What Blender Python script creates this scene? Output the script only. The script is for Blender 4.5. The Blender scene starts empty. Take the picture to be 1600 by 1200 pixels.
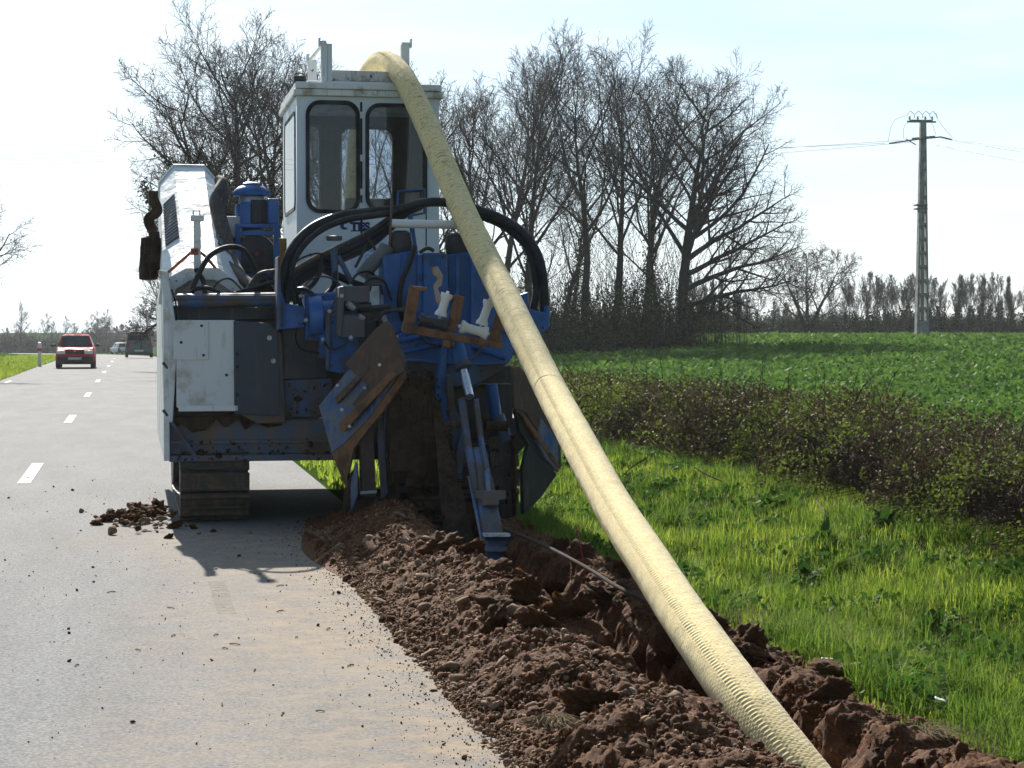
import bpy, bmesh, math, random
import numpy as np
from mathutils import Vector, Matrix

SC = bpy.context.scene
COL = SC.collection
R = math.radians

# ------------------------------------------------------------------ camera
CAM_H = 1.5
FPX = 3040.0                        # focal length in photo pixels (1600 wide)
PITCH = R(1.545)
cam_data = bpy.data.cameras.new('camera')
cam = bpy.data.objects.new('camera', cam_data)
COL.objects.link(cam)
cam.location = (0, 0, CAM_H)
cam.rotation_euler = (R(90) - PITCH, 0, 0)
cam_data.sensor_width = 36.0
cam_data.lens = 36.0 * FPX / 1600.0
cam_data.clip_start = 0.1
cam_data.clip_end = 9000
SC.camera = cam

# ------------------------------------------------------------------ sky and sun
SUN_AZ = R(15.0)                    # to the left of straight ahead
SUN_EL = R(31.0)
world = bpy.data.worlds.new('World')
SC.world = world
world.use_nodes = True
wn, wl = world.node_tree.nodes, world.node_tree.links
wn.clear()
w_out = wn.new('ShaderNodeOutputWorld')
w_bg = wn.new('ShaderNodeBackground')
sky = wn.new('ShaderNodeTexSky')
sky.sky_type = 'NISHITA'
sky.sun_disc = False
sky.sun_elevation = SUN_EL
sky.sun_rotation = -SUN_AZ
sky.air_density = 1.0
sky.dust_density = 0.6
sky.ozone_density = 1.0
w_bg.inputs['Strength'].default_value = 0.056
# thin high cloud streaks, laid on the sky by direction
w_tc = wn.new('ShaderNodeTexCoord')
w_map = wn.new('ShaderNodeMapping')
w_map.inputs['Scale'].default_value = (2.0, 2.0, 14.0)
w_map.inputs['Rotation'].default_value = (0.0, 0.12, 0.3)
w_noise = wn.new('ShaderNodeTexNoise')
w_noise.inputs['Scale'].default_value = 3.2
w_noise.inputs['Detail'].default_value = 6
w_ramp = wn.new('ShaderNodeValToRGB')
w_ramp.color_ramp.elements[0].position = 0.42
w_ramp.color_ramp.elements[0].color = (0, 0, 0, 1)
w_ramp.color_ramp.elements[1].position = 0.75
w_ramp.color_ramp.elements[1].color = (0.55, 0.55, 0.55, 1)
w_mix = wn.new('ShaderNodeMixRGB')
w_mix.blend_type = 'MIX'
w_mix.inputs['Color2'].default_value = (9.8, 10.9, 11.4, 1)
wl.new(w_tc.outputs['Generated'], w_map.inputs['Vector'])
wl.new(w_map.outputs['Vector'], w_noise.inputs['Vector'])
wl.new(w_noise.outputs['Fac'], w_ramp.inputs['Fac'])
# cloud veil, with lens glare painted in, whitens the left (the sun's side)
w_sep = wn.new('ShaderNodeSeparateXYZ'); wl.new(w_tc.outputs['Generated'], w_sep.inputs[0])
w_cr = wn.new('ShaderNodeMapRange'); w_cr.inputs['From Min'].default_value = 0.10; w_cr.inputs['From Max'].default_value = -0.22
w_cr.inputs['To Min'].default_value = 0.0; w_cr.inputs['To Max'].default_value = 0.55
wl.new(w_sep.outputs['X'], w_cr.inputs['Value'])
w_up = wn.new('ShaderNodeMapRange'); w_up.inputs['From Min'].default_value = 0.09; w_up.inputs['From Max'].default_value = 0.0
w_up.inputs['To Min'].default_value = 0.0; w_up.inputs['To Max'].default_value = 0.20
wl.new(w_sep.outputs['Z'], w_up.inputs['Value'])
w_a1 = wn.new('ShaderNodeMath'); w_a1.operation = 'ADD'; wl.new(w_cr.outputs[0], w_a1.inputs[0]); wl.new(w_up.outputs[0], w_a1.inputs[1])
w_a2 = wn.new('ShaderNodeMath'); w_a2.operation = 'MULTIPLY_ADD'; wl.new(w_ramp.outputs['Color'], w_a2.inputs[0]); w_a2.inputs[1].default_value = 0.9; wl.new(w_a1.outputs[0], w_a2.inputs[2]); w_a2.use_clamp = True
w_yr = wn.new('ShaderNodeMapRange'); w_yr.inputs['From Min'].default_value = 0.0; w_yr.inputs['From Max'].default_value = 0.7; wl.new(w_sep.outputs['Y'], w_yr.inputs['Value'])
w_a3 = wn.new('ShaderNodeMath'); w_a3.operation = 'MULTIPLY'; wl.new(w_a2.outputs[0], w_a3.inputs[0]); wl.new(w_yr.outputs[0], w_a3.inputs[1])
wl.new(w_a3.outputs[0], w_mix.inputs['Fac'])
w_haze = wn.new('ShaderNodeMixRGB')          # the milky veil of a spring sky
w_dot = wn.new('ShaderNodeVectorMath'); w_dot.operation = 'DOT_PRODUCT'
w_dot.inputs[1].default_value = (-math.sin(SUN_AZ) * math.cos(SUN_EL), math.cos(SUN_AZ) * math.cos(SUN_EL), math.sin(SUN_EL))
w_tc0 = wn.new('ShaderNodeTexCoord'); wl.new(w_tc0.outputs['Generated'], w_dot.inputs[0])
w_hr = wn.new('ShaderNodeMapRange'); w_hr.inputs['From Min'].default_value = 0.45; w_hr.inputs['From Max'].default_value = 0.90
w_hr.inputs['To Min'].default_value = 0.02; w_hr.inputs['To Max'].default_value = 0.72
wl.new(w_dot.outputs['Value'], w_hr.inputs['Value']); wl.new(w_hr.outputs[0], w_haze.inputs['Fac'])
w_haze.inputs['Color2'].default_value = (6.3, 9.1, 11.6, 1)
wl.new(sky.outputs['Color'], w_haze.inputs['Color1'])
wl.new(w_haze.outputs['Color'], w_mix.inputs['Color1'])
wl.new(w_mix.outputs['Color'], w_bg.inputs['Color'])
wl.new(w_bg.outputs['Background'], w_out.inputs['Surface'])

sun_data = bpy.data.lights.new('sun', 'SUN')
sun_data.energy = 5.0
sun_data.angle = R(0.5)
sun_data.color = (1.0, 0.94, 0.84)
sun = bpy.data.objects.new('sun', sun_data)
COL.objects.link(sun)
s_dir = Vector((-math.sin(SUN_AZ) * math.cos(SUN_EL), math.cos(SUN_AZ) * math.cos(SUN_EL), math.sin(SUN_EL)))
sun.rotation_euler = (-s_dir).to_track_quat('-Z', 'Y').to_euler()
sun.location = (-20, 60, 40)

SC.view_settings.view_transform = 'Standard'
SC.view_settings.look = 'None'
SC.view_settings.gamma = 1.0
SC.view_settings.use_curve_mapping = False
SC.view_settings.exposure = 0.98
SC.cycles.max_bounces = 8
SC.cycles.transparent_max_bounces = 24
SC.cycles.volume_bounces = 0

# ------------------------------------------------------------------ frames of reference
A = R(11.0)                         # the road runs 11 degrees left of the view axis
CA, SA_ = math.cos(A), math.sin(A)
OX, OY = -2.58, 15.10               # ground point under the rear of the machine's left track

def to_world(u, v):
    return OX + u * CA - v * SA_, OY + u * SA_ + v * CA

def to_local(X, Y):
    dx, dy = X - OX, Y - OY
    return dx * CA + dy * SA_, -dx * SA_ + dy * CA

def ray(px, py):
    f = Vector((0, math.cos(PITCH), -math.sin(PITCH)))
    up = Vector((0, math.sin(PITCH), math.cos(PITCH)))
    return f + Vector((1, 0, 0)) * ((px - 800) / FPX) - up * ((py - 600) / FPX)

def at(px, py, Y):                  # point at world distance Y
    d = ray(px, py)
    return Vector((0, 0, CAM_H)) + d * (Y / d.y)

def L(px, py, v):                   # point in the machine's own frame on the plane v
    d = ray(px, py)
    # local v = -(X-OX) SA + (Y-OY) CA
    k = (v - (OX * SA_ - OY * CA)) / (-d.x * SA_ + d.y * CA)
    p = Vector((0, 0, CAM_H)) + d * k
    u, vv = to_local(p.x, p.y)
    return Vector((u, vv, p.z))

rng = np.random.default_rng(7)
rnd = random.Random(11)

def _hash(ix, iy, iz, seed):
    n = (ix * 374761393 + iy * 668265263 + iz * 2147483647 + seed * 144269) & 0xFFFFFFFF
    n = ((n ^ (n >> 13)) * 1274126177) & 0xFFFFFFFF
    n = (n ^ (n >> 16)) & 0xFFFFFF
    return n / float(0xFFFFFF)

def vnoise(x, y, z=None, seed=0):
    x = np.asarray(x, float); y = np.asarray(y, float)
    z = np.zeros_like(x) if z is None else np.asarray(z, float)
    ix, iy, iz = np.floor(x).astype(np.int64), np.floor(y).astype(np.int64), np.floor(z).astype(np.int64)
    fx, fy, fz = x - ix, y - iy, z - iz
    fx = fx * fx * (3 - 2 * fx); fy = fy * fy * (3 - 2 * fy); fz = fz * fz * (3 - 2 * fz)
    def lay(k):
        a = _hash(ix, iy, iz + k, seed); b = _hash(ix + 1, iy, iz + k, seed)
        c = _hash(ix, iy + 1, iz + k, seed); d = _hash(ix + 1, iy + 1, iz + k, seed)
        return (a * (1 - fx) + b * fx) * (1 - fy) + (c * (1 - fx) + d * fx) * fy
    return lay(0) * (1 - fz) + lay(1) * fz - 0.5

def fbm(x, y, sc=1.0, oc=4, seed=0, gain=0.5):
    t = np.zeros_like(np.asarray(x, float)); a = 1.0; f = sc
    for k in range(oc):
        t = t + a * vnoise(np.asarray(x) * f, np.asarray(y) * f, None, seed + k * 17)
        a *= gain; f *= 2.03
    return t

def smooth(a, b, x):
    t = np.clip((np.asarray(x, float) - a) / (b - a), 0, 1)
    return t * t * (3 - 2 * t)

ROAD_L, ROAD_R = -4.35, 1.45        # road edges (across)
HEAP = (0.62, 2.86, -13.5, 0.6)     # the trench strip: u0, u1, v0, v1

def ground_z(X, Y):
    X = np.asarray(X, float); Y = np.asarray(Y, float)
    u, v = to_local(X, Y)
    left = -0.0092 * np.clip(v - 92, 0, 210)
    field = 1.05 * smooth(6, 36, u) * smooth(4, 100, Y)
    ditch = -0.16 * smooth(2.6, 3.5, u) * (1 - smooth(3.9, 5.0, u)) + 0.05 * smooth(4.6, 5.2, u)
    lump = 0.10 * fbm(X, Y, 1.15, 3, 3) * (1 - 0.6 * smooth(6.5, 9, u)) * smooth(2.4, 3.2, u)
    lump_l = 0.10 * fbm(X, Y, 0.35, 3, 4) * smooth(-4.6, -6.5, u) if False else 0.10 * fbm(X, Y, 0.35, 3, 4) * (1 - smooth(-7.0, -4.7, u))
    bank = 0.22 * (1 - smooth(-8.0, -4.9, u)) * (1 - smooth(60, 100, v))
    w = smooth(2.5, 12.0, u)
    return left * (1 - w) + field + ditch + lump + lump_l + bank

# ------------------------------------------------------------------ materials
MATS = {}
def nmat(name):
    m = bpy.data.materials.new(name); m.use_nodes = True
    n, l = m.node_tree.nodes, m.node_tree.links
    b = n['Principled BSDF']
    return m, n, l, b

def noise_node(n, l, scale, detail=5, rough=0.6, coord='Object', vec=None, stretch=None):
    t = n.new('ShaderNodeTexNoise')
    t.inputs['Scale'].default_value = scale
    t.inputs['Detail'].default_value = detail
    t.inputs['Roughness'].default_value = rough
    if vec is None:
        tc = n.new('ShaderNodeTexCoord'); vec = tc.outputs[coord]
    if stretch:
        mp = n.new('ShaderNodeMapping'); mp.inputs['Scale'].default_value = stretch
        l.new(vec, mp.inputs['Vector']); vec = mp.outputs['Vector']
    l.new(vec, t.inputs['Vector'])
    return t

def ramp(n, l, fac, stops):
    r = n.new('ShaderNodeValToRGB')
    e = r.color_ramp.elements
    while len(e) < len(stops): e.new(0.5)
    for k, (p, c) in enumerate(stops):
        e[k].position = p
        e[k].color = (c[0], c[1], c[2], 1) if hasattr(c, '__len__') else (c, c, c, 1)
    l.new(fac, r.inputs['Fac'])
    return r

def mix(n, l, fac, c1, c2, mode='MIX'):
    x = n.new('ShaderNodeMixRGB'); x.blend_type = mode
    for s, i in ((fac, 'Fac'), (c1, 'Color1'), (c2, 'Color2')):
        if hasattr(s, 'is_output') or isinstance(s, bpy.types.NodeSocket): l.new(s, x.inputs[i])
        elif hasattr(s, '__len__'): x.inputs[i].default_value = (s[0], s[1], s[2], 1)
        else: x.inputs[i].default_value = s if i == 'Fac' else (s, s, s, 1)
    return x.outputs['Color']

def bump(n, l, b, height, strength=0.3, dist=0.02):
    bp = n.new('ShaderNodeBump')
    bp.inputs['Strength'].default_value = strength
    bp.inputs['Distance'].default_value = dist
    l.new(height, bp.inputs['Height']); l.new(bp.outputs['Normal'], b.inputs['Normal'])

def paint(name, col, rough=0.45, dirt=(0.10, 0.075, 0.05), amount=0.5, scale=4.0, metal=0.0,
          rust=None, rust_amount=0.62, streak=True, spec=0.5):
    """worn paint: base colour, dirt in blotches and streaks, rust spots"""
    m, n, l, b = nmat(name)
    t1 = noise_node(n, l, scale, 6, 0.65)
    f1 = ramp(n, l, t1.outputs['Fac'], [(amount, 0.0), (min(amount + 0.15, 1), 0.92)])
    c = mix(n, l, f1.outputs['Color'], col, dirt)
    if streak:
        t2 = noise_node(n, l, scale * 2.2, 4, 0.6, stretch=(3, 3, 0.35))
        f2 = ramp(n, l, t2.outputs['Fac'], [(amount + 0.05, 0.0), (min(amount + 0.22, 1), 0.75)])
        c = mix(n, l, f2.outputs['Color'], c, dirt)
    if rust is not None:
        t3 = noise_node(n, l, scale * 3.1, 7, 0.7)
        f3 = ramp(n, l, t3.outputs['Fac'], [(rust_amount, 0.0), (rust_amount + 0.06, 1.0)])
        c = mix(n, l, f3.outputs['Color'], c, rust)
    l.new(c, b.inputs['Base Color'])
    rr = ramp(n, l, t1.outputs['Fac'], [(0.4, rough), (0.62, min(1, rough + 0.4))])
    l.new(rr.outputs['Color'], b.inputs['Roughness'])
    b.inputs['Metallic'].default_value = metal
    b.inputs['Specular IOR Level'].default_value = spec
    t4 = noise_node(n, l, scale * 14, 3, 0.6)
    bump(n, l, b, t4.outputs['Fac'], 0.12, 0.01)
    MATS[name] = m
    return m

def leafmat(name, cols, trans=0.35, rough=0.6, scale=3.0, spec=0.12):
    spec = min(spec, 0.03); rough = max(rough, 0.6)
    m, n, l, b = nmat(name)
    t = noise_node(n, l, scale, 4, 0.65)
    g = n.new('ShaderNodeNewGeometry')
    rnd_mix = n.new('ShaderNodeMath'); rnd_mix.operation = 'MULTIPLY_ADD'
    l.new(g.outputs['Random Per Island'], rnd_mix.inputs[0])
    rnd_mix.inputs[1].default_value = 0.45
    sub = n.new('ShaderNodeMath'); sub.operation = 'MULTIPLY_ADD'
    l.new(t.outputs['Fac'], sub.inputs[0]); sub.inputs[1].default_value = 1.3; sub.inputs[2].default_value = -0.38
    l.new(sub.outputs[0], rnd_mix.inputs[2])
    r = ramp(n, l, rnd_mix.outputs[0], [(k / max(1, len(cols) - 1), c) for k, c in enumerate(cols)])
    l.new(r.outputs['Color'], b.inputs['Base Color'])
    b.inputs['Roughness'].default_value = rough
    b.inputs['Specular IOR Level'].default_value = spec
    tr = n.new('ShaderNodeBsdfTranslucent')
    l.new(r.outputs['Color'], tr.inputs['Color'])
    ms = n.new('ShaderNodeMixShader'); ms.inputs[0].default_value = trans
    l.new(b.outputs['BSDF'], ms.inputs[1]); l.new(tr.outputs['BSDF'], ms.inputs[2])
    l.new(ms.outputs['Shader'], n['Material Output'].inputs['Surface'])
    MATS[name] = m
    return m

# ------------------------------------------------------------------ objects
def tag(o, label=None, cat=None, group=None, kind=None):
    if label: o['label'] = label
    if cat: o['category'] = cat
    if group: o['group'] = group
    if kind: o['kind'] = kind
    return o

def empty(name, loc=(0, 0, 0), rz=0.0, label=None, cat=None, group=None):
    o = bpy.data.objects.new(name, None); COL.objects.link(o)
    o.location = loc; o.rotation_euler = (0, 0, rz)
    o.empty_display_size = 0.2
    return tag(o, label, cat, group)

def copy_tree(o, parent=None):
    c = o.copy(); COL.objects.link(c)
    if parent is not None: c.parent = parent
    for ch in [x for x in o.children]: copy_tree(ch, c)
    return c

def fast_mesh(name, V, F, mat, parent=None, smooth_=False, mi=None):
    """V (n,3) array, F (m,k) int array of equal-sized faces"""
    V = np.asarray(V, np.float32); F = np.asarray(F, np.int32)
    me = bpy.data.meshes.new(name)
    me.vertices.add(len(V)); me.vertices.foreach_set('co', V.ravel())
    k = F.shape[1]
    me.loops.add(F.size); me.loops.foreach_set('vertex_index', F.ravel())
    me.polygons.add(len(F))
    me.polygons.foreach_set('loop_start', np.arange(0, F.size, k, dtype=np.int32))
    me.polygons.foreach_set('loop_total', np.full(len(F), k, np.int32))
    if smooth_: me.polygons.foreach_set('use_smooth', np.ones(len(F), bool))
    for m in (mat if isinstance(mat, (list, tuple)) else [mat]): me.materials.append(m)
    if mi is not None: me.polygons.foreach_set('material_index', np.asarray(mi, np.int32))
    me.update(calc_edges=True)
    o = bpy.data.objects.new(name, me); COL.objects.link(o)
    if parent is not None: o.parent = parent
    return o

class MB:
    """collects shapes and links them as one mesh object"""
    def __init__(s): s.v = []; s.f = []
    def add(s, vs, fs):
        b = len(s.v); s.v += [tuple(p) for p in vs]; s.f += [tuple(b + i for i in f) for f in fs]; return s
    def box(s, lo, hi, rot=None, about=None):
        x0, y0, z0 = lo; x1, y1, z1 = hi
        P = [Vector(p) for p in ((x0,y0,z0),(x1,y0,z0),(x1,y1,z0),(x0,y1,z0),(x0,y0,z1),(x1,y0,z1),(x1,y1,z1),(x0,y1,z1))]
        if rot is not None:
            c = Vector(about) if about is not None else sum(P, Vector()) / 8
            P = [c + rot @ (p - c) for p in P]
        return s.add(P, [(0,3,2,1),(4,5,6,7),(0,1,5,4),(1,2,6,5),(2,3,7,6),(3,0,4,7)])
    def prism(s, pts, off):
        """polygon pts (3D) swept by the vector off"""
        n = len(pts); off = Vector(off); P = [Vector(p) for p in pts]
        return s.add(P + [p + off for p in P],
                     [tuple(range(n - 1, -1, -1)), tuple(range(n, 2 * n))] + [(i, (i + 1) % n, n + (i + 1) % n, n + i) for i in range(n)])
    def tube(s, pts, rad, n=10, cap=True):
        P = [Vector(p) for p in pts]
        rs = rad if hasattr(rad, '__len__') else [rad] * len(P)
        base = len(s.v); up = None; rings = []
        for i, p in enumerate(P):
            d = (P[min(i + 1, len(P) - 1)] - P[max(i - 1, 0)])
            if d.length < 1e-9: d = Vector((0, 0, 1))
            d.normalize()
            if up is None: up = Vector((0, 0, 1)) if abs(d.z) < 0.9 else Vector((1, 0, 0))
            a = d.cross(up)
            if a.length < 1e-6: a = d.orthogonal()
            a.normalize(); b = a.cross(d).normalized(); up = b
            for k in range(n):
                t = 2 * math.pi * k / n
                s.v.append(tuple(p + (a * math.cos(t) + b * math.sin(t)) * rs[i]))
        for i in range(len(P) - 1):
            for k in range(n):
                q = base + i * n; k2 = (k + 1) % n
                s.f.append((q + k, q + k2, q + n + k2, q + n + k))
        if cap:
            s.f.append(tuple(base + k for k in range(n - 1, -1, -1)))
            e = base + (len(P) - 1) * n
            s.f.append(tuple(e + k for k in range(n)))
        return s
    def lathe(s, prof, c=(0, 0, 0), n=24, axis=None):
        """profile (r, h) turned about axis (default z) at c"""
        q = Vector((0, 0, 1)).rotation_difference(Vector(axis).normalized()) if axis is not None else None
        base = len(s.v); c = Vector(c)
        for r, h in prof:
            for k in range(n):
                t = 2 * math.pi * k / n
                p = Vector((r * math.cos(t), r * math.sin(t), h))
                if q is not None: p = q @ p
                s.v.append(tuple(c + p))
        m = len(prof)
        for i in range(m - 1):
            for k in range(n):
                k2 = (k + 1) % n
                s.f.append((base + i * n + k, base + i * n + k2, base + (i + 1) * n + k2, base + (i + 1) * n + k))
        s.f.append(tuple(base + k for k in range(n - 1, -1, -1)))
        s.f.append(tuple(base + (m - 1) * n + k for k in range(n)))
        return s
    def build(s, name, mat, parent=None, smooth_=False, bevel=0.0, seg=2):
        me = bpy.data.meshes.new(name)
        me.from_pydata(s.v, [], s.f); me.materials.append(mat)
        bm = bmesh.new(); bm.from_mesh(me)
        bmesh.ops.recalc_face_normals(bm, faces=bm.faces[:])
        bm.to_mesh(me); bm.free()
        if smooth_:
            me.polygons.foreach_set('use_smooth', np.ones(len(me.polygons), bool))
            try: me.set_sharp_from_angle(angle=R(40))
            except Exception: pass
        o = bpy.data.objects.new(name, me); COL.objects.link(o)
        if parent is not None: o.parent = parent
        if bevel:
            md = o.modifiers.new('bevel', 'BEVEL'); md.width = bevel; md.segments = seg
            md.limit_method = 'ANGLE'; md.angle_limit = R(40)
        return o

def catmull(pts, per=8):
    P = [Vector(p) for p in pts]
    P = [P[0] * 2 - P[1]] + P + [P[-1] * 2 - P[-2]]
    out = []
    for i in range(1, len(P) - 2):
        p0, p1, p2, p3 = P[i - 1:i + 3]
        for k in range(per):
            t = k / per
            out.append(0.5 * ((2 * p1) + (p2 - p0) * t + (2 * p0 - 5 * p1 + 4 * p2 - p3) * t * t + (3 * p1 - p0 - 3 * p2 + p3) * t ** 3))
    out.append(P[-2])
    return out

def rrect(x0, z0, x1, z1, r, n=6):
    out = []
    for cx, cz, a0 in ((x1 - r, z1 - r, 0), (x0 + r, z1 - r, 90), (x0 + r, z0 + r, 180), (x1 - r, z0 + r, 270)):
        for k in range(n + 1):
            a = R(a0 + 90 * k / n)
            out.append((cx + r * math.cos(a), cz + r * math.sin(a)))
    return out

def sheet_with_holes(name, outer, holes, thick, mat, parent, M):
    """flat panel in (x, z) with real openings, thick, placed by the matrix M (x, z -> panel, y -> normal)"""
    cu = bpy.data.curves.new(name, 'CURVE'); cu.dimensions = '2D'; cu.fill_mode = 'BOTH'; cu.extrude = thick / 2
    for loop in [outer] + holes:
        sp = cu.splines.new('POLY'); sp.points.add(len(loop) - 1)
        for p, (x, z) in zip(sp.points, loop): p.co = (x, z, 0, 1)
        sp.use_cyclic_u = True
    tmp = bpy.data.objects.new(name, cu); COL.objects.link(tmp)
    me = bpy.data.meshes.new_from_object(tmp)
    bpy.data.objects.remove(tmp); bpy.data.curves.remove(cu)
    me.name = name
    me.transform(M @ Matrix(((1, 0, 0, 0), (0, 0, -1, 0), (0, 1, 0, 0), (0, 0, 0, 1))))
    me.materials.clear(); me.materials.append(mat)
    o = bpy.data.objects.new(name, me); COL.objects.link(o)
    if parent is not None: o.parent = parent
    return o

def text_mesh(name, s, size, mat, parent, M, depth=0.002, bold=0.0):
    cu = bpy.data.curves.new(name, 'FONT'); cu.body = s; cu.size = size; cu.extrude = depth; cu.offset = bold
    tmp = bpy.data.objects.new(name, cu); COL.objects.link(tmp)
    me = bpy.data.meshes.new_from_object(tmp)
    bpy.data.objects.remove(tmp); bpy.data.curves.remove(cu)
    me.name = name
    me.transform(M @ Matrix(((1, 0, 0, 0), (0, 0, -1, 0), (0, 1, 0, 0), (0, 0, 0, 1))))
    me.materials.clear(); me.materials.append(mat)
    o = bpy.data.objects.new(name, me); COL.objects.link(o)
    if parent is not None: o.parent = parent
    return o
# ------------------------------------------------------------------ terrain
def make_ground_mat():
    m, n, l, b = nmat('turf_soil')
    t = noise_node(n, l, 1.3, 6, 0.7)
    t2 = noise_node(n, l, 0.12, 3, 0.6)
    c = ramp(n, l, t.outputs['Fac'], [(0.3, (0.030, 0.026, 0.014)), (0.55, (0.035, 0.050, 0.014)), (0.75, (0.055, 0.085, 0.02))])
    c2 = ramp(n, l, t2.outputs['Fac'], [(0.3, (0.03, 0.07, 0.015)), (0.7, (0.05, 0.10, 0.02))])
    l.new(mix(n, l, 0.5, c.outputs['Color'], c2.outputs['Color']), b.inputs['Base Color'])
    b.inputs['Roughness'].default_value = 1.0
    b.inputs['Specular IOR Level'].default_value = 0.0
    bump(n, l, b, t.outputs['Fac'], 0.6, 0.05)
    return m
M_ground = make_ground_mat()

us = np.concatenate([-np.geomspace(2500, 12, 26), np.arange(-11, -5, 0.75), np.arange(-5, 0.7, 0.5),
                     [0.70, 0.76], np.arange(0.95, 2.7, 0.25), [2.74, 2.80], np.arange(2.95, 7.2, 0.18),
                     np.geomspace(7.5, 60, 34), np.geomspace(66, 2500, 22)])
vs = np.concatenate([-np.geomspace(60, 14.5, 8), [-13.3, -13.2], np.arange(-12.8, 0.2, 0.33), [0.35, 0.45],
                     np.arange(0.8, 24, 0.5), np.geomspace(25, 160, 60), np.geomspace(168, 5000, 30)])
U, Vv = np.meshgrid(us, vs)
GX, GY = to_world(U, Vv)
GZ = ground_z(GX, GY)
inside = (U > 0.73) & (U < 2.77) & (Vv > -13.25) & (Vv < 0.40)
GZ = np.where(inside, -1.1, GZ)
# the road and its shoulder are level
GZ = np.where((U > ROAD_L - 0.3) & (U < 0.73), -0.0092 * np.clip(Vv - 92, 0, 210), GZ)
nv, nu = U.shape
idx = np.arange(nv * nu).reshape(nv, nu)
F = np.stack([idx[:-1, :-1], idx[:-1, 1:], idx[1:, 1:], idx[1:, :-1]], -1).reshape(-1, 4)
g = fast_mesh('ground', np.stack([GX, GY, GZ], -1).reshape(-1, 3), F, M_ground, smooth_=True)
tag(g, kind='structure')

# ------------------------------------------------------------------ road
def make_road_mat():
    m, n, l, b = nmat('worn_asphalt')
    tc = n.new('ShaderNodeTexCoord')
    fine = noise_node(n, l, 60, 8, 0.85)
    mid = noise_node(n, l, 1.6, 5, 0.65, stretch=(1.0, 0.25, 1))
    big = noise_node(n, l, 0.35, 3, 0.6)
    base = ramp(n, l, fine.outputs['Fac'], [(0.36, (0.065, 0.067, 0.071)), (0.5, (0.178, 0.180, 0.183)), (0.64, (0.33, 0.33, 0.328))])
    tint = ramp(n, l, mid.outputs['Fac'], [(0.3, (0.82, 0.82, 0.84)), (0.7, (1.1, 1.1, 1.09))])
    c = mix(n, l, 1.0, base.outputs['Color'], tint.outputs['Color'], 'MULTIPLY')
    # ochre mud dragged over the lane beside the trench
    sep = n.new('ShaderNodeSeparateXYZ'); l.new(tc.outputs['Object'], sep.inputs[0])
    wob = n.new('ShaderNodeMath'); wob.operation = 'MULTIPLY_ADD'
    l.new(big.outputs['Fac'], wob.inputs[0]); wob.inputs[1].default_value = 2.8
    l.new(sep.outputs['X'], wob.inputs[2])
    f = ramp(n, l, wob.outputs[0], [(0.0, 0.0), (1.0, 1.0)])
    mr = n.new('ShaderNodeMapRange'); mr.inputs['From Min'].default_value = 0.55; mr.inputs['From Max'].default_value = 2.1
    l.new(wob.outputs[0], mr.inputs['Value'])
    mr2 = n.new('ShaderNodeMapRange'); mr2.inputs['From Min'].default_value = 1.5; mr2.inputs['From Max'].default_value = -1.0
    l.new(sep.outputs['Y'], mr2.inputs['Value'])
    mm = n.new('ShaderNodeMath'); mm.operation = 'MULTIPLY'; l.new(mr.outputs[0], mm.inputs[0]); l.new(mr2.outputs[0], mm.inputs[1])
    patch = noise_node(n, l, 5.0, 8, 0.78, stretch=(0.9, 1.1, 1))
    pf = ramp(n, l, patch.outputs['Fac'], [(0.36, 0.1), (0.58, 1.0)])
    mm2 = n.new('ShaderNodeMath'); mm2.operation = 'MULTIPLY'; l.new(mm.outputs[0], mm2.inputs[0]); l.new(pf.outputs['Color'], mm2.inputs[1])
    mud = ramp(n, l, patch.outputs['Fac'], [(0.25, (0.15, 0.108, 0.072)), (0.5, (0.255, 0.198, 0.142)), (0.8, (0.335, 0.278, 0.215))])
    c = mix(n, l, mm2.outputs[0], c, mud.outputs['Color'])
    # mud smears scattered everywhere behind the machine
    sm = noise_node(n, l, 4.5, 9, 0.8, stretch=(0.6, 2.4, 1))
    sf = ramp(n, l, sm.outputs['Fac'], [(0.60, 0.0), (0.68, 0.6)])
    mm3 = n.new('ShaderNodeMath'); mm3.operation = 'MULTIPLY'; l.new(sf.outputs['Color'], mm3.inputs[0]); l.new(mr2.outputs[0], mm3.inputs[1])
    c = mix(n, l, mm3.outputs[0], c, (0.15, 0.105, 0.065))
    l.new(c, b.inputs['Base Color'])
    b.inputs['Roughness'].default_value = 0.9
    b.inputs['Specular IOR Level'].default_value = 0.08
    bump(n, l, b, fine.outputs['Fac'], 0.2, 0.004)
    return m
M_road = make_road_mat()
ru = np.linspace(ROAD_L, ROAD_R, 13)
rv = np.concatenate([np.arange(-40, 92, 4.0), np.arange(92, 330, 6.0)])
def bend(v): return -0.00055 * np.clip(v - 100, 0, None) ** 2      # far off the road swings left
RU, RV = np.meshgrid(ru, rv)
edge = np.where(np.abs(RU - ROAD_L) < 1e-6, 0.08 * fbm(RV, RV * 0, 0.8, 3, 9), 0)
RX, RY = to_world(RU + bend(RV) + edge, RV)
RZ = np.maximum(-0.0092 * np.clip(RV - 92, 0, 210), -99) + 0.004 + 0.03 * smooth(100, 130, RV)
ri = np.arange(RU.size).reshape(RU.shape)
RF = np.stack([ri[:-1, :-1], ri[:-1, 1:], ri[1:, 1:], ri[1:, :-1]], -1).reshape(-1, 4)
# leave out the strip the trench heap lies on
cu_, cv_ = RU[:-1, :-1].ravel(), RV[:-1, :-1].ravel()
road = fast_mesh('road', np.stack([RU + bend(RV) + edge, RV, RZ], -1).reshape(-1, 3), RF[~((cu_ > 0.9) & (cv_ > -14) & (cv_ < -4.5))], M_road)
road.location = (OX, OY, 0); road.rotation_euler = (0, 0, A)
tag(road, kind='structure')

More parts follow.
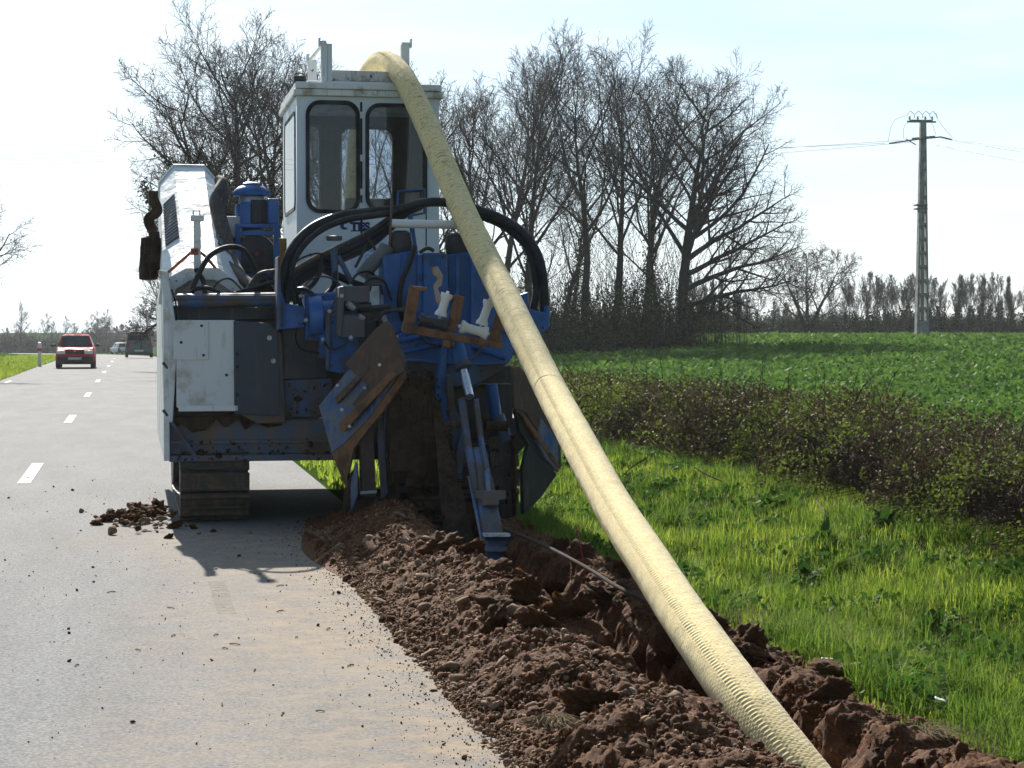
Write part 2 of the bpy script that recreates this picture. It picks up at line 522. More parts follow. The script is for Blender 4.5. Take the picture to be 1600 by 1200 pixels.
mk_m, n, l, b = nmat('worn_road_paint')
t = noise_node(n, l, 22, 5, 0.7)
c = ramp(n, l, t.outputs['Fac'], [(0.34, (0.34, 0.33, 0.31)), (0.52, (0.74, 0.74, 0.72))])
l.new(c.outputs['Color'], b.inputs['Base Color']); b.inputs['Roughness'].default_value = 0.85; b.inputs['Specular IOR Level'].default_value = 0.05
worn_m, n, l, b = nmat('nearly_gone_road_paint')
t = noise_node(n, l, 14, 6, 0.75)
c = ramp(n, l, t.outputs['Fac'], [(0.44, (0.33, 0.30, 0.25)), (0.66, (0.42, 0.39, 0.34))])
l.new(c.outputs['Color'], b.inputs['Base Color']); b.inputs['Roughness'].default_value = 0.95; b.inputs['Specular IOR Level'].default_value = 0.0
_tr = n.new('ShaderNodeBsdfTransparent'); _ms = n.new('ShaderNodeMixShader'); _t2 = noise_node(n, l, 30, 8, 0.85); _rf = ramp(n, l, _t2.outputs['Fac'], [(0.45, 0.0), (0.65, 0.7)])
l.new(_rf.outputs['Color'], _ms.inputs[0]); l.new(_tr.outputs[0], _ms.inputs[1]); l.new(b.outputs[0], _ms.inputs[2]); l.new(_ms.outputs[0], n['Material Output'].inputs['Surface'])

def strip_mark(u0, v0, v1, w, mat):
    V_, F_ = [], []
    ks = np.linspace(v0, v1, 7)
    for k in ks:
        j = float(0.008 * fbm(np.array([k * 9.0]), np.array([u0]), 1, 2, 5)[0])
        z = -0.0092 * max(0, k - 92) + 0.009 + 0.03 * float(smooth(100, 130, k))
        V_ += [(u0 - w / 2 + j + bend(k), k, z), (u0 + w / 2 + j + bend(k), k, z)]
    for i in range(6): F_.append((2 * i, 2 * i + 1, 2 * i + 3, 2 * i + 2))
    o = fast_mesh('road_marking', V_, F_, mat)
    o.location = (OX, OY, 0); o.rotation_euler = (0, 0, A)
    tag(o, kind='structure')
CENTRE = -1.42
for k in range(8):
    v0 = to_local(*[float(q) for q in at(47, 740, 20.55)[:2]])[1] - 1.5 + 13 * k
    strip_mark(CENTRE, v0, v0 + 3.0, 0.13, mk_m)
strip_mark(-4.02, 43, 45.5, 0.13, mk_m)
strip_mark(0.13, -4.95, -3.55, 0.10, worn_m)

# ------------------------------------------------------------------ soil
def make_soil_mat(name, dark, mid_, light, bumpy=0.9):
    m, n, l, b = nmat(name)
    t = noise_node(n, l, 9, 7, 0.72)
    t2 = noise_node(n, l, 70, 5, 0.75)
    s = mix(n, l, 0.55, t.outputs['Fac'], t2.outputs['Fac'])
    c = ramp(n, l, s, [(0.32, dark), (0.5, mid_), (0.68, light)])
    l.new(c.outputs['Color'], b.inputs['Base Color'])
    b.inputs['Roughness'].default_value = 0.88
    b.inputs['Specular IOR Level'].default_value = 0.25
    bump(n, l, b, t2.outputs['Fac'], bumpy, 0.015)
    return m
M_soil = make_soil_mat('damp_brown_soil', (0.024, 0.008, 0.0028), (0.096, 0.034, 0.0095), (0.25, 0.100, 0.032))
M_clod = make_soil_mat('crumbling_soil', (0.026, 0.009, 0.003), (0.105, 0.039, 0.011), (0.28, 0.120, 0.042))
M_stone = make_soil_mat('muddy_stone', (0.090, 0.045, 0.020), (0.21, 0.125, 0.068), (0.40, 0.28, 0.18), 0.5)
M_pale = make_soil_mat('pale_stone', (0.16, 0.12, 0.085), (0.30, 0.25, 0.20), (0.46, 0.42, 0.36), 0.4)

def heap_z(u, v):
    """cross-section of the trench with its two banks of spoil (machine frame)"""
    wv = 0.07 * fbm(v, v * 0, 0.9, 3, 21)                    # wandering of the banks
    wr = 0.16 * fbm(v, v * 0 + 5, 0.6, 3, 22)
    uu = u + wv
    ue = u + 0.16 * fbm(v, u * 0 + 9, 1.7, 4, 26, 0.6)
    left = 0.185 * smooth(0.94, 1.52, ue + 2.0 * wv) * (1 - 0.34 * smooth(1.25, 1.62, u) * (1 - smooth(-7.2, -5.6, v))) * (1 - 0.12 * smooth(1.58, 1.74, uu))
    right = (0.10 + 0.09 * fbm(v, v * 0, 0.7, 2, 23)) * (1 - smooth(2.28, 2.62, u + wr))
    rgnd = -0.01
    wo = 0.07 * fbm(u * 0, v, 3.0, 4, 24, 0.6)
    nb = smooth(-5.6, -3.8, v)
    tr = smooth(1.70 - 0.12 * nb, 1.84 - 0.10 * nb, uu + wo) * (1 - smooth(2.06, 2.26, uu + wo))
    k = smooth(1.75, 2.15, uu)
    z = left * (1 - k) + (right + rgnd) * k
    lump = 0.085 * fbm(u, v, 2.6, 5, 31, 0.55) + 0.03 * np.abs(fbm(u, v, 11, 4, 33, 0.6))
    z = z + lump * smooth(0.94, 1.2, u) * (1 - smooth(2.5, 2.8, u))
    depth = 0.37 + 0.08 * smooth(-8.3, -5.5, v)
    z = z - tr * depth + tr * 0.10 * fbm(u, v, 3.0, 4, 35)
    # the machine end: spoil thrown higher behind the blades
    z = z + 0.10 * np.exp(-((v + 2.2) / 1.1) ** 2) * smooth(0.5, 1.0, u) * (1 - smooth(1.25, 1.62, u))
    # edges of the strip run into road and verge
    z = z - 0.06 * (1 - smooth(0.72, 0.97, u)) + 0.0
    z = z * (1 - smooth(-0.2, 0.6, v)) - 0.05 * smooth(0.0, 0.6, v)
    z = np.where(u > 2.55, z - 0.10 * smooth(2.55, 2.86, u), z)
    return z
def grid_heap():
    hu = np.linspace(HEAP[0], HEAP[1], 230)
    hv = np.concatenate([np.arange(HEAP[2], -10.0, 0.04), np.arange(-10.0, -4.5, 0.0125), np.arange(-4.5, HEAP[3], 0.022)])
    U2, V2 = np.meshgrid(hu, hv)
    Z2 = heap_z(U2, V2)
    # crumbly micro relief
    Z2 = Z2 + (0.030 * fbm(U2, V2, 17, 4, 41, 0.65) + 0.03 * np.abs(vnoise(U2 * 9, V2 * 9, None, 44))) * smooth(0.92, 1.1, U2)
    U2 = U2 + 0.075 * fbm(V2, Z2, 6, 5, 45, 0.65) * smooth(1.5, 1.65, U2) * (1 - smooth(2.3, 2.6, U2))     # ragged trench walls
    i2 = np.arange(U2.size).reshape(U2.shape)
    F2 = np.stack([i2[:-1, :-1], i2[:-1, 1:], i2[1:, 1:], i2[1:, :-1]], -1).reshape(-1, 4)
    cut = (U2[:-1, :-1].ravel() > 0.9) | True
    return np.stack([U2, V2, Z2], -1).reshape(-1, 3), F2
hv_, hf_ = grid_heap()
heap = fast_mesh('trench_spoil', hv_, hf_, M_soil, smooth_=True)
heap.location = (OX, OY, 0); heap.rotation_euler = (0, 0, A)
tag(heap, kind='structure')

# lumps: a few jittered stone shapes
def ico_pts(sub):
    bm = bmesh.new(); bmesh.ops.create_icosphere(bm, subdivisions=sub, radius=1)
    V_ = np.array([v.co[:] for v in bm.verts]); F_ = np.array([[v.index for v in f.verts] for f in bm.faces]); bm.free()
    return V_, F_
ICO1, ICO1F = ico_pts(1)
ICO2, ICO2F = ico_pts(2)
ICO3, ICO3F = ico_pts(4)
def rough_clod(seed):
    V_ = lump_shape(seed, ICO3, 0.8, False)
    return V_ * (1 + 0.55 * fbm(ICO3[:, 0] + seed * 3 + ICO3[:, 2] * 1.7, ICO3[:, 1] - ICO3[:, 2] * 1.3, 3.0, 4, seed, 0.7))[:, None]
def lump_shape(seed, V0, rough=0.5, sharp=True):
    r = np.random.default_rng(seed)
    V_ = V0 * (1 + rough * (vnoise(V0[:, 0] * 1.3 + seed, V0[:, 1] * 1.3, V0[:, 2] * 1.3, seed) + 0.5 * vnoise(V0[:, 0] * 3 + seed, V0[:, 1] * 3, V0[:, 2] * 3, seed + 5)))[:, None]
    if sharp:
        for _ in range(11):                     # chip flat facets off
            d = r.normal(size=3); d /= np.linalg.norm(d); h = r.uniform(0.32, 0.72)
            t = V_ @ d; V_ = V_ - np.clip(t - h, 0, None)[:, None] * d
    return V_ * np.array([1.0, r.uniform(0.7, 1.0), r.uniform(0.5, 0.85)])

def rand_rot(r, n):
    q = r.normal(size=(n, 4)); q /= np.linalg.norm(q, axis=1)[:, None]
    w, x, y, z = q.T
    return np.stack([np.stack([1-2*(y*y+z*z), 2*(x*y-z*w), 2*(x*z+y*w)], -1), np.stack([2*(x*y+z*w), 1-2*(x*x+z*z), 2*(y*z-x*w)], -1),
                     np.stack([2*(x*z-y*w), 2*(y*z+x*w), 1-2*(x*x+y*y)], -1)], 1)

def scatter(name, P, S, shapes, faces, mat, r):
    Vs, Fs, b = [], [], 0
    k = r.integers(0, len(shapes), len(P)); M = rand_rot(r, len(P))
    for j, sh in enumerate(shapes):
        w = np.where(k == j)[0]
        if not len(w): continue
        X = np.einsum('nij,vj->nvi', M[w], sh) * S[w][:, None, None] + P[w][:, None, :]
        nvx = sh.shape[0]
        Fs.append((faces[None] + (np.arange(len(w)) * nvx)[:, None, None]).reshape(-1, 3) + b)
        Vs.append(X.reshape(-1, 3)); b += len(w) * nvx
    return fast_mesh(name, np.concatenate(Vs), np.concatenate(Fs), mat)

r = np.random.default_rng(3)
# crumbs of earth all over the two banks: more of them near the viewer
N = 44000
v_ = 0.4 - 10.3 * r.random(N) ** 0.72
u_ = np.where(r.random(N) < 0.62, r.uniform(0.87, 1.75, N) , r.uniform(1.75, 2.74, N))
u_ = u_ + 0.03 * r.normal(size=N)
s_ = 0.0052 * np.exp(r.normal(size=N) * 0.62)
s_ = np.clip(s_, 0.003, 0.045)
P_ = np.stack([u_, v_, heap_z(u_, v_) + s_ * 0.35], -1)
cl = scatter('soil_crumbs', P_, s_, [lump_shape(i, ICO1, 0.7, False) for i in range(8)], ICO1F, M_clod, r)
cl.location = (OX, OY, 0); cl.rotation_euler = (0, 0, A)
tag(cl, 'loose brown soil crumbs and grit strewn over the trench banks', 'soil', kind='stuff')

N = 7000
v_ = -0.6 - 9.2 * r.random(N) ** 0.75; u_ = 0.90 + 0.78 * r.random(N) ** 1.7
s_ = np.clip(0.0085 * np.exp(r.normal(size=N) * 0.5), 0.004, 0.026)
gr = scatter('gravel', np.stack([u_, v_, heap_z(u_, v_) + s_ * 0.4 + 0.008], -1), s_, [lump_shape(i + 20, ICO1, 0.5, True) for i in range(8)], ICO1F, M_stone, r)
gr.location = (OX, OY, 0); gr.rotation_euler = (0, 0, A)
tag(gr, 'tan gravel and small stones along the road side of the spoil bank', 'gravel', kind='stuff')
N = 5200
v_ = -9.3 + 13 * r.random(N) ** 1.1; u_ = 0.98 + 0.12 * fbm(v_, v_ * 0, 1.7, 4, 26) - np.where(r.random(N) < 0.75, 0.16 * np.abs(r.normal(size=N)), 2.8 * r.random(N) ** 1.6); kk = ~((v_ > -0.2) & (u_ > -0.1)); u_, v_ = u_[kk], v_[kk]
s_ = np.clip(0.0036 * np.exp(r.normal(size=len(u_)) * 0.5), 0.0015, 0.011)
gr = scatter('road_grit', np.stack([u_, v_, 0.004 + s_ * 0.3], -1), s_, [lump_shape(i + 40, ICO1, 0.6, True) for i in range(5)], ICO1F, M_clod, r)
gr.location = (OX, OY, 0); gr.rotation_euler = (0, 0, A)
tag(gr, 'fine brown grit scattered over the asphalt beside the spoil', 'grit', kind='stuff')
# bigger stones and clods, each one its own object
stone_meshes = {}
for kind_, mt, rg in (('stone', M_stone, True), ('pale_stone', M_pale, True), ('soil_clod', M_clod, False)):
    L_ = []
    for i in range(7):
        o = fast_mesh(kind_, lump_shape(50 + i, ICO2 if rg else ICO3, 0.55 if rg else 1.0, rg) if rg else rough_clod(50 + i), ICO2F if rg else ICO3F, mt, smooth_=not rg)
        L_.append(o.data); bpy.data.objects.remove(o)
    stone_meshes[kind_] = L_
def put_stone(kind_, u, v, z, s, label, cat, group):
    o = bpy.data.objects.new(kind_, rnd.choice(stone_meshes[kind_])); COL.objects.link(o)
    x, y = to_world(u, v)
    o.location = (x, y, z); o.scale = (s, s * rnd.uniform(0.75, 1.1), s * rnd.uniform(0.7, 1.0))
    o.rotation_euler = (rnd.uniform(-.6, .6), rnd.uniform(-.6, .6), rnd.uniform(0, 6.28))
    tag(o, label, cat, group)
    return o
def hz1(u, v): return float(heap_z(np.array([u]), np.array([v]))[0])
for k in range(215):
    v = -1.6 - 7.2 * rnd.random() ** 0.75; u = 0.95 + 0.66 * rnd.random() ** 1.2
    s = min(0.06, 0.019 * math.exp(rnd.gauss(0.25, 0.5)))
    put_stone('stone', u, v, hz1(u, v) + s * 0.3, s, 'muddy brown stone lying in the spoil bank between road and trench', 'stone', 'stones in the spoil bank')
for k in range(70):
    v = -2.4 - 6.2 * rnd.random() ** 0.75; u = 0.95 + 0.5 * rnd.random() ** 1.2
    s = min(0.04, 0.017 * math.exp(rnd.gauss(0.1, 0.4)))
    put_stone('pale_stone', u, v, hz1(u, v) + s * 0.35, s, 'pale limestone lump lying in the spoil bank next to the asphalt', 'stone', 'pale stones in the spoil bank')
for k in range(46):
    v = -1.6 - 7.0 * rnd.random(); u = rnd.choice([rnd.uniform(1.2, 1.7), rnd.uniform(2.14, 2.55)])
    s = rnd.uniform(0.04, 0.10)
    put_stone('soil_clod', u, v, hz1(u, v) + s * 0.3, s, 'dark crumbling clod of earth on the lip of the trench', 'clod', 'clods along the trench')
# the little pile beside the left track
pil = []
for k in range(150):
    v = rnd.gauss(0.35, 0.55); u = -0.42 + rnd.gauss(0.10, 0.17) + max(0, -v) * 0.18
    if u > 0.02 and v > -0.2: u = -0.05
    s = min(0.07, 0.024 * math.exp(rnd.gauss(0.2, 0.45)))
    put_stone(rnd.choice(['stone', 'stone', 'soil_clod']), u, v, s * 0.45 + 0.05 * max(0, 1 - abs(u + 0.3) / 0.3) * rnd.random(), s,
              'brown stone or clod in the small heap beside the left track', 'stone', 'rubble beside the left track')
# crumbs and bits scattered on the road
for k in range(70):
    v = -9.2 + 16 * rnd.random() ** 0.8; u = 0.85 - 3.2 * rnd.random() ** 1.6
    if -0.1 < v and u > -0.1: continue
    s = min(0.017, 0.0065 * math.exp(rnd.gauss(0.0, 0.5))) * (1.0 + max(0, v + 3) * 0.03)
    put_stone('soil_clod', u, v, 0.006 + s * 0.4, s, 'small clod of brown earth dropped on the grey asphalt', 'clod', 'clods dropped on the road')
# ------------------------------------------------------------------ the wrapped drain pipe
def make_wrap_mat():
    m, n, l, b = nmat('straw_coloured_wrap')
    uv = n.new('ShaderNodeUVMap'); uv.uv_map = 'UVMap'
    sep = n.new('ShaderNodeSeparateXYZ'); l.new(uv.outputs[0], sep.inputs[0])   # x = metres along, y = turn 0..1
    t = noise_node(n, l, 60, 4, 0.7)
    tb = noise_node(n, l, 3.0, 5, 0.7)
    base = ramp(n, l, t.outputs['Fac'], [(0.25, (0.56, 0.42, 0.17)), (0.55, (0.80, 0.64, 0.31)), (0.8, (0.87, 0.75, 0.43))])
    # mud rubbed into the stretch that lies over the machine
    mr = n.new('ShaderNodeMapRange'); mr.inputs['From Min'].default_value = 4.2; mr.inputs['From Max'].default_value = 7.6
    l.new(sep.outputs['X'], mr.inputs['Value'])
    sp = noise_node(n, l, 1.0, 9, 0.82, vec=uv.outputs[0], stretch=(46, 7, 1))
    ad = n.new('ShaderNodeMath'); ad.operation = 'MULTIPLY_ADD'; l.new(mr.outputs[0], ad.inputs[0]); ad.inputs[1].default_value = 0.12; l.new(sp.outputs['Fac'], ad.inputs[2])
    ad2 = n.new('ShaderNodeMath'); ad2.operation = 'MULTIPLY_ADD'; l.new(tb.outputs['Fac'], ad2.inputs[0]); ad2.inputs[1].default_value = 0.22; l.new(ad.outputs[0], ad2.inputs[2])
    df = ramp(n, l, ad2.outputs[0], [(0.752, 0.0), (0.84, 0.78)])
    c = mix(n, l, df.outputs['Color'], base.outputs['Color'], (0.17, 0.10, 0.052))
    l.new(c, b.inputs['Base Color'])
    b.inputs['Roughness'].default_value = 0.9
    b.inputs['Specular IOR Level'].default_value = 0.15
    b.inputs['Sheen Weight'].default_value = 0.25
    bump(n, l, b, t.outputs['Fac'], 0.5, 0.004)
    return m
M_wrap = make_wrap_mat()
PIPE = [  # photo pixel of the axis and its distance, far side of the machine first
    (545, 470, 27.5), (551, 330, 23.0), (560, 205, 20.7), (573, 128, 19.55), (587, 102, 18.95), (603, 96, 18.4), (620, 108, 17.9),
    (640, 138, 17.38), (674, 211, 16.7), (717, 315, 15.75), (767, 418, 14.7), (795, 475, 14.0), (829, 545, 13.2), (863, 614, 12.4),
    (914, 710, 11.1), (962, 797, 10.1), (1017, 883, 9.2), (1069, 964, 8.5), (1128, 1048, 7.9), (1181, 1120, 7.5), (1245, 1203, 7.15),
    (1300, 1270, 6.9), (1352, 1345, 6.55)]
pp = catmull([at(*p) for p in PIPE], 14)
# even steps along the axis
cum = [0.0]
for a_, b_ in zip(pp[:-1], pp[1:]): cum.append(cum[-1] + (b_ - a_).length)
TOT = cum[-1]
S_ = np.arange(0, TOT, 0.004)
PX = np.stack([np.interp(S_, cum, [p[i] for p in pp]) for i in range(3)], -1)
for _ in range(130): PX[1:-1] = 0.25 * PX[:-2] + 0.5 * PX[1:-1] + 0.25 * PX[2:]
T_ = np.gradient(PX, axis=0); T_ /= np.linalg.norm(T_, axis=1)[:, None]
sideways = np.cross(T_, np.array([0, 0, 1.0])); sideways /= np.linalg.norm(sideways, axis=1)[:, None]
upv = np.cross(sideways, T_)
NS = 40
s_end = S_[-1] - S_                       # metres from the near end
th = np.linspace(0, 2 * math.pi, NS, endpoint=False)
SS, TH = np.meshgrid(s_end, th, indexing='ij')
seam = R(50)                              # the sewn seam runs along the upper right side
dth = (TH - seam + math.pi) % (2 * math.pi) - math.pi
ph = (SS + 0.085 * np.minimum(np.abs(dth), 1.6) ** 1.2 * 0.9 + 0.012 * vnoise(SS * 6, TH * 1.3, None, 8)) / 0.026
saw = 1 - (ph - np.floor(ph))
ridge = np.where(saw < 0.82, (saw / 0.82) ** 0.8, (1 - saw) / 0.18)
RAD = 0.101 + 0.0036 * ridge - 0.010 * np.exp(-(dth / 0.05) ** 2) + (0.003 + 0.0035 * ridge) * np.exp(-((np.abs(dth) - 0.15) / 0.075) ** 2) \
      + 0.003 * vnoise(SS * 14, TH * 2.2, None, 3) + 0.004 * vnoise(SS * 2.2, TH * 0.8, None, 13)
for j in (6.15, 9.25): RAD = RAD - 0.0035 * np.exp(-((SS - j - 0.03 * np.cos(TH)) / 0.012) ** 2)
PV = PX[:, None, :] + RAD[..., None] * (np.cos(TH)[..., None] * sideways[:, None, :] + np.sin(TH)[..., None] * upv[:, None, :])
pi_ = np.arange(PV.shape[0] * NS).reshape(-1, NS)
nxt = np.roll(pi_, -1, 1)
PF = np.stack([pi_[:-1], nxt[:-1], nxt[1:], pi_[1:]], -1).reshape(-1, 4)
pipe = fast_mesh('drain_pipe', PV.reshape(-1, 3), PF, M_wrap, smooth_=True)
uvl = pipe.data.uv_layers.new(name='UVMap')
vi = np.empty(len(pipe.data.loops), np.int32); pipe.data.loops.foreach_get('vertex_index', vi)
uvl.data.foreach_set('uv', np.stack([SS.reshape(-1)[vi], TH.reshape(-1)[vi] / 6.2832], -1).astype(np.float32).ravel())
tag(pipe, 'long pale yellow fibre wrapped drain pipe running over the cab roof down into the trench', 'drain pipe')

# ------------------------------------------------------------------ the trenching machine
P_white = paint('worn_white_paint', (0.60, 0.64, 0.65), 0.38, (0.30, 0.245, 0.17), 0.525, 3.0, rust=(0.14, 0.06, 0.025), rust_amount=0.66)
P_dent = paint('dented_white_hood', (0.62, 0.66, 0.68), 0.35, (0.36, 0.34, 0.29), 0.62, 2.6, rust=(0.14, 0.06, 0.025), rust_amount=0.74)
_n, _l = P_dent.node_tree.nodes, P_dent.node_tree.links
_t = noise_node(_n, _l, 5.5, 3, 0.5, stretch=(1, 0.8, 2.2)); bump(_n, _l, _n['Principled BSDF'], _t.outputs['Fac'], 0.38, 0.05)
P_cab = paint('cab_white_paint', (0.60, 0.67, 0.72), 0.32, (0.36, 0.34, 0.28), 0.61, 2.2, rust=(0.16, 0.08, 0.04), rust_amount=0.76)
P_roofw = paint('rust_streaked_white', (0.66, 0.69, 0.69), 0.45, (0.25, 0.19, 0.12), 0.56, 4.5, rust=(0.10, 0.045, 0.02), rust_amount=0.62)
P_beam = paint('rust_eaten_white_beam', (0.60, 0.58, 0.54), 0.5, (0.13, 0.06, 0.03), 0.47, 4.5, rust=(0.035, 0.025, 0.022), rust_amount=0.57)
P_blue = paint('worn_blue_paint', (0.014, 0.105, 0.34), 0.32, (0.050, 0.045, 0.042), 0.535, 4.2, rust=(0.10, 0.05, 0.025), rust_amount=0.70)
P_bluegrey = paint('muddy_blue_paint', (0.035, 0.10, 0.23), 0.45, (0.085, 0.065, 0.048), 0.42, 3.4, rust=(0.09, 0.045, 0.022), rust_amount=0.66)
P_frame = paint('mud_caked_frame', (0.070, 0.105, 0.165), 0.55, (0.15, 0.112, 0.078), 0.42, 3.0, rust=(0.015, 0.055, 0.22), rust_amount=0.66)
P_rust = paint('rusty_steel', (0.080, 0.055, 0.045), 0.5, (0.17, 0.105, 0.070), 0.50, 7, metal=0.2, rust=(0.05, 0.035, 0.03), rust_amount=0.62)
P_orange = paint('orange_rusted_steel', (0.21, 0.105, 0.050), 0.75, (0.085, 0.052, 0.035), 0.48, 8, rust=(0.30, 0.20, 0.12), rust_amount=0.68)
P_bluepl = paint('scuffed_sky_sheen_blue_plate', (0.030, 0.10, 0.27), 0.30, (0.16, 0.17, 0.19), 0.43, 5, metal=0.25, rust=(0.16, 0.075, 0.04), rust_amount=0.66)  # pale grey-blue blotches over the dirty blue also paint in reflected sky
P_track = paint('muddy_track_steel', (0.070, 0.055, 0.043), 0.5, (0.17, 0.12, 0.082), 0.50, 6, metal=0.2)
P_dark = paint('oily_dark_metal', (0.028, 0.029, 0.033), 0.45, (0.10, 0.076, 0.056), 0.5, 4)
P_mud = paint('dried_mud_steel', (0.034, 0.023, 0.016), 0.85, (0.085, 0.055, 0.036), 0.45, 6, spec=0.15)
_n, _l = P_mud.node_tree.nodes, P_mud.node_tree.links      # heavy relief for dried mud
_t = noise_node(_n, _l, 26, 7, 0.75); bump(_n, _l, _n['Principled BSDF'], _t.outputs['Fac'], 0.9, 0.02)
P_rubber = paint('black_rubber_hose', (0.010, 0.010, 0.011), 0.45, (0.05, 0.042, 0.036), 0.62, 5)
P_dusty = paint('dusty_rubber_hose', (0.030, 0.028, 0.027), 0.6, (0.11, 0.088, 0.068), 0.46, 5)
P_flap = paint('dark_rubber_sheet', (0.038, 0.052, 0.075), 0.5, (0.085, 0.078, 0.070), 0.5, 3)
P_plastic = paint('white_nylon_roller', (0.74, 0.73, 0.70), 0.4, (0.32, 0.27, 0.21), 0.60, 9)
P_chrome = paint('chromed_rod', (0.60, 0.65, 0.72), 0.16, (0.12, 0.12, 0.13), 0.72, 6, metal=0.9)
P_pvc = paint('white_plastic_tube', (0.66, 0.66, 0.64), 0.35, (0.42, 0.38, 0.31), 0.6, 4)
P_grey = paint('dusty_grey_box', (0.075, 0.085, 0.10), 0.5, (0.12, 0.10, 0.085), 0.48, 5)
P_canister = paint('grey_canister', (0.11, 0.12, 0.125), 0.4, (0.12, 0.09, 0.06), 0.58, 5)
P_wood = paint('orange_strap', (0.32, 0.07, 0.035), 0.85, (0.20, 0.12, 0.08), 0.5, 20)
P_gasket = paint('black_window_gasket', (0.008, 0.009, 0.012), 0.5, (0.02, 0.02, 0.022), 0.6, 5)
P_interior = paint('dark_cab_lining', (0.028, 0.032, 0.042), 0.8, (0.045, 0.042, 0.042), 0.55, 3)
P_yellow = paint('ochre_tank', (0.34, 0.17, 0.03), 0.5, (0.16, 0.10, 0.05), 0.5, 4)
P_worn = paint('bare_primer', (0.50, 0.37, 0.31), 0.6, (0.26, 0.16, 0.12), 0.5, 9)
P_silver = paint('bare_bright_steel', (0.42, 0.43, 0.45), 0.35, (0.13, 0.11, 0.09), 0.56, 8, metal=0.6)
P_navy = paint('navy_lettering', (0.012, 0.018, 0.11), 0.5, (0.03, 0.035, 0.12), 0.7, 9, streak=False)
P_sky = paint('pale_blue_lettering', (0.10, 0.32, 0.72), 0.5, (0.15, 0.36, 0.70), 0.7, 9, streak=False)
P_sticker = paint('pale_sticker', (0.50, 0.58, 0.72), 0.45, (0.46, 0.52, 0.66), 0.6, 9, streak=False)

def glass_mat(name, tint, gloss=0.12, rough=0.03):
    m = bpy.data.materials.new(name); m.use_nodes = True
    n, l = m.node_tree.nodes, m.node_tree.links; n.clear()
    o = n.new('ShaderNodeOutputMaterial'); tr = n.new('ShaderNodeBsdfTransparent'); gl = n.new('ShaderNodeBsdfGlossy')
    df = n.new('ShaderNodeBsdfDiffuse'); df.inputs['Color'].default_value = (0.30, 0.29, 0.26, 1)
    tr.inputs['Color'].default_value = (*tint, 1); gl.inputs['Roughness'].default_value = rough
    fr = n.new('ShaderNodeFresnel'); fr.inputs['IOR'].default_value = 1.45
    ms = n.new('ShaderNodeMixShader'); md = n.new('ShaderNodeMixShader')
    t = noise_node(n, l, 14, 6, 0.75); rp = ramp(n, l, t.outputs['Fac'], [(0.40, 0.015), (0.8, 0.16)])
    l.new(rp.outputs['Color'], md.inputs[0]); l.new(tr.outputs[0], md.inputs[1]); l.new(df.outputs[0], md.inputs[2])
    l.new(fr.outputs[0], ms.inputs[0]); l.new(md.outputs[0], ms.inputs[1]); l.new(gl.outputs[0], ms.inputs[2])
    l.new(ms.outputs[0], o.inputs['Surface'])
    return m
M_glass = glass_mat('dusty_cab_glass', (0.66, 0.70, 0.76))
M_glass2 = glass_mat('clear_cab_glass', (0.90, 0.93, 0.95))

TM = empty('trenching_machine', (OX, OY, 0), A, 'blue and white tracked trenching machine with a tall cab working at the road edge', 'trencher')

def plate(name, px, v, thick, mat, parent=TM, bevel=0.010, skew=None):
    """outline read on the plane v, given its real thickness"""
    P = [L(x, y, v if skew is None else v + skew(x, y)) for x, y in px]
    return MB().prism(P, (0, thick, 0)).build(name, mat, parent, bevel=bevel)
def bx(name, x0, y0, x1, y1, v0, v1, mat, parent=TM, bevel=0.008):
    a = L(x0, y1, v0); b = L(x1, y0, v0)
    return MB().box((a.x, v0, a.z), (b.x, v1, b.z)).build(name, mat, parent, bevel=bevel)
def hose(name, pts, rad, mat, parent=TM, n=10, per=8):
    return MB().tube(catmull([L(*p) for p in pts], per), rad, n).build(name, mat, parent, smooth_=True)
def rod(name, p, q, rad, mat, parent=TM, n=14):
    return MB().tube([L(*p), L(*q)], rad, n).build(name, mat, parent, smooth_=True)

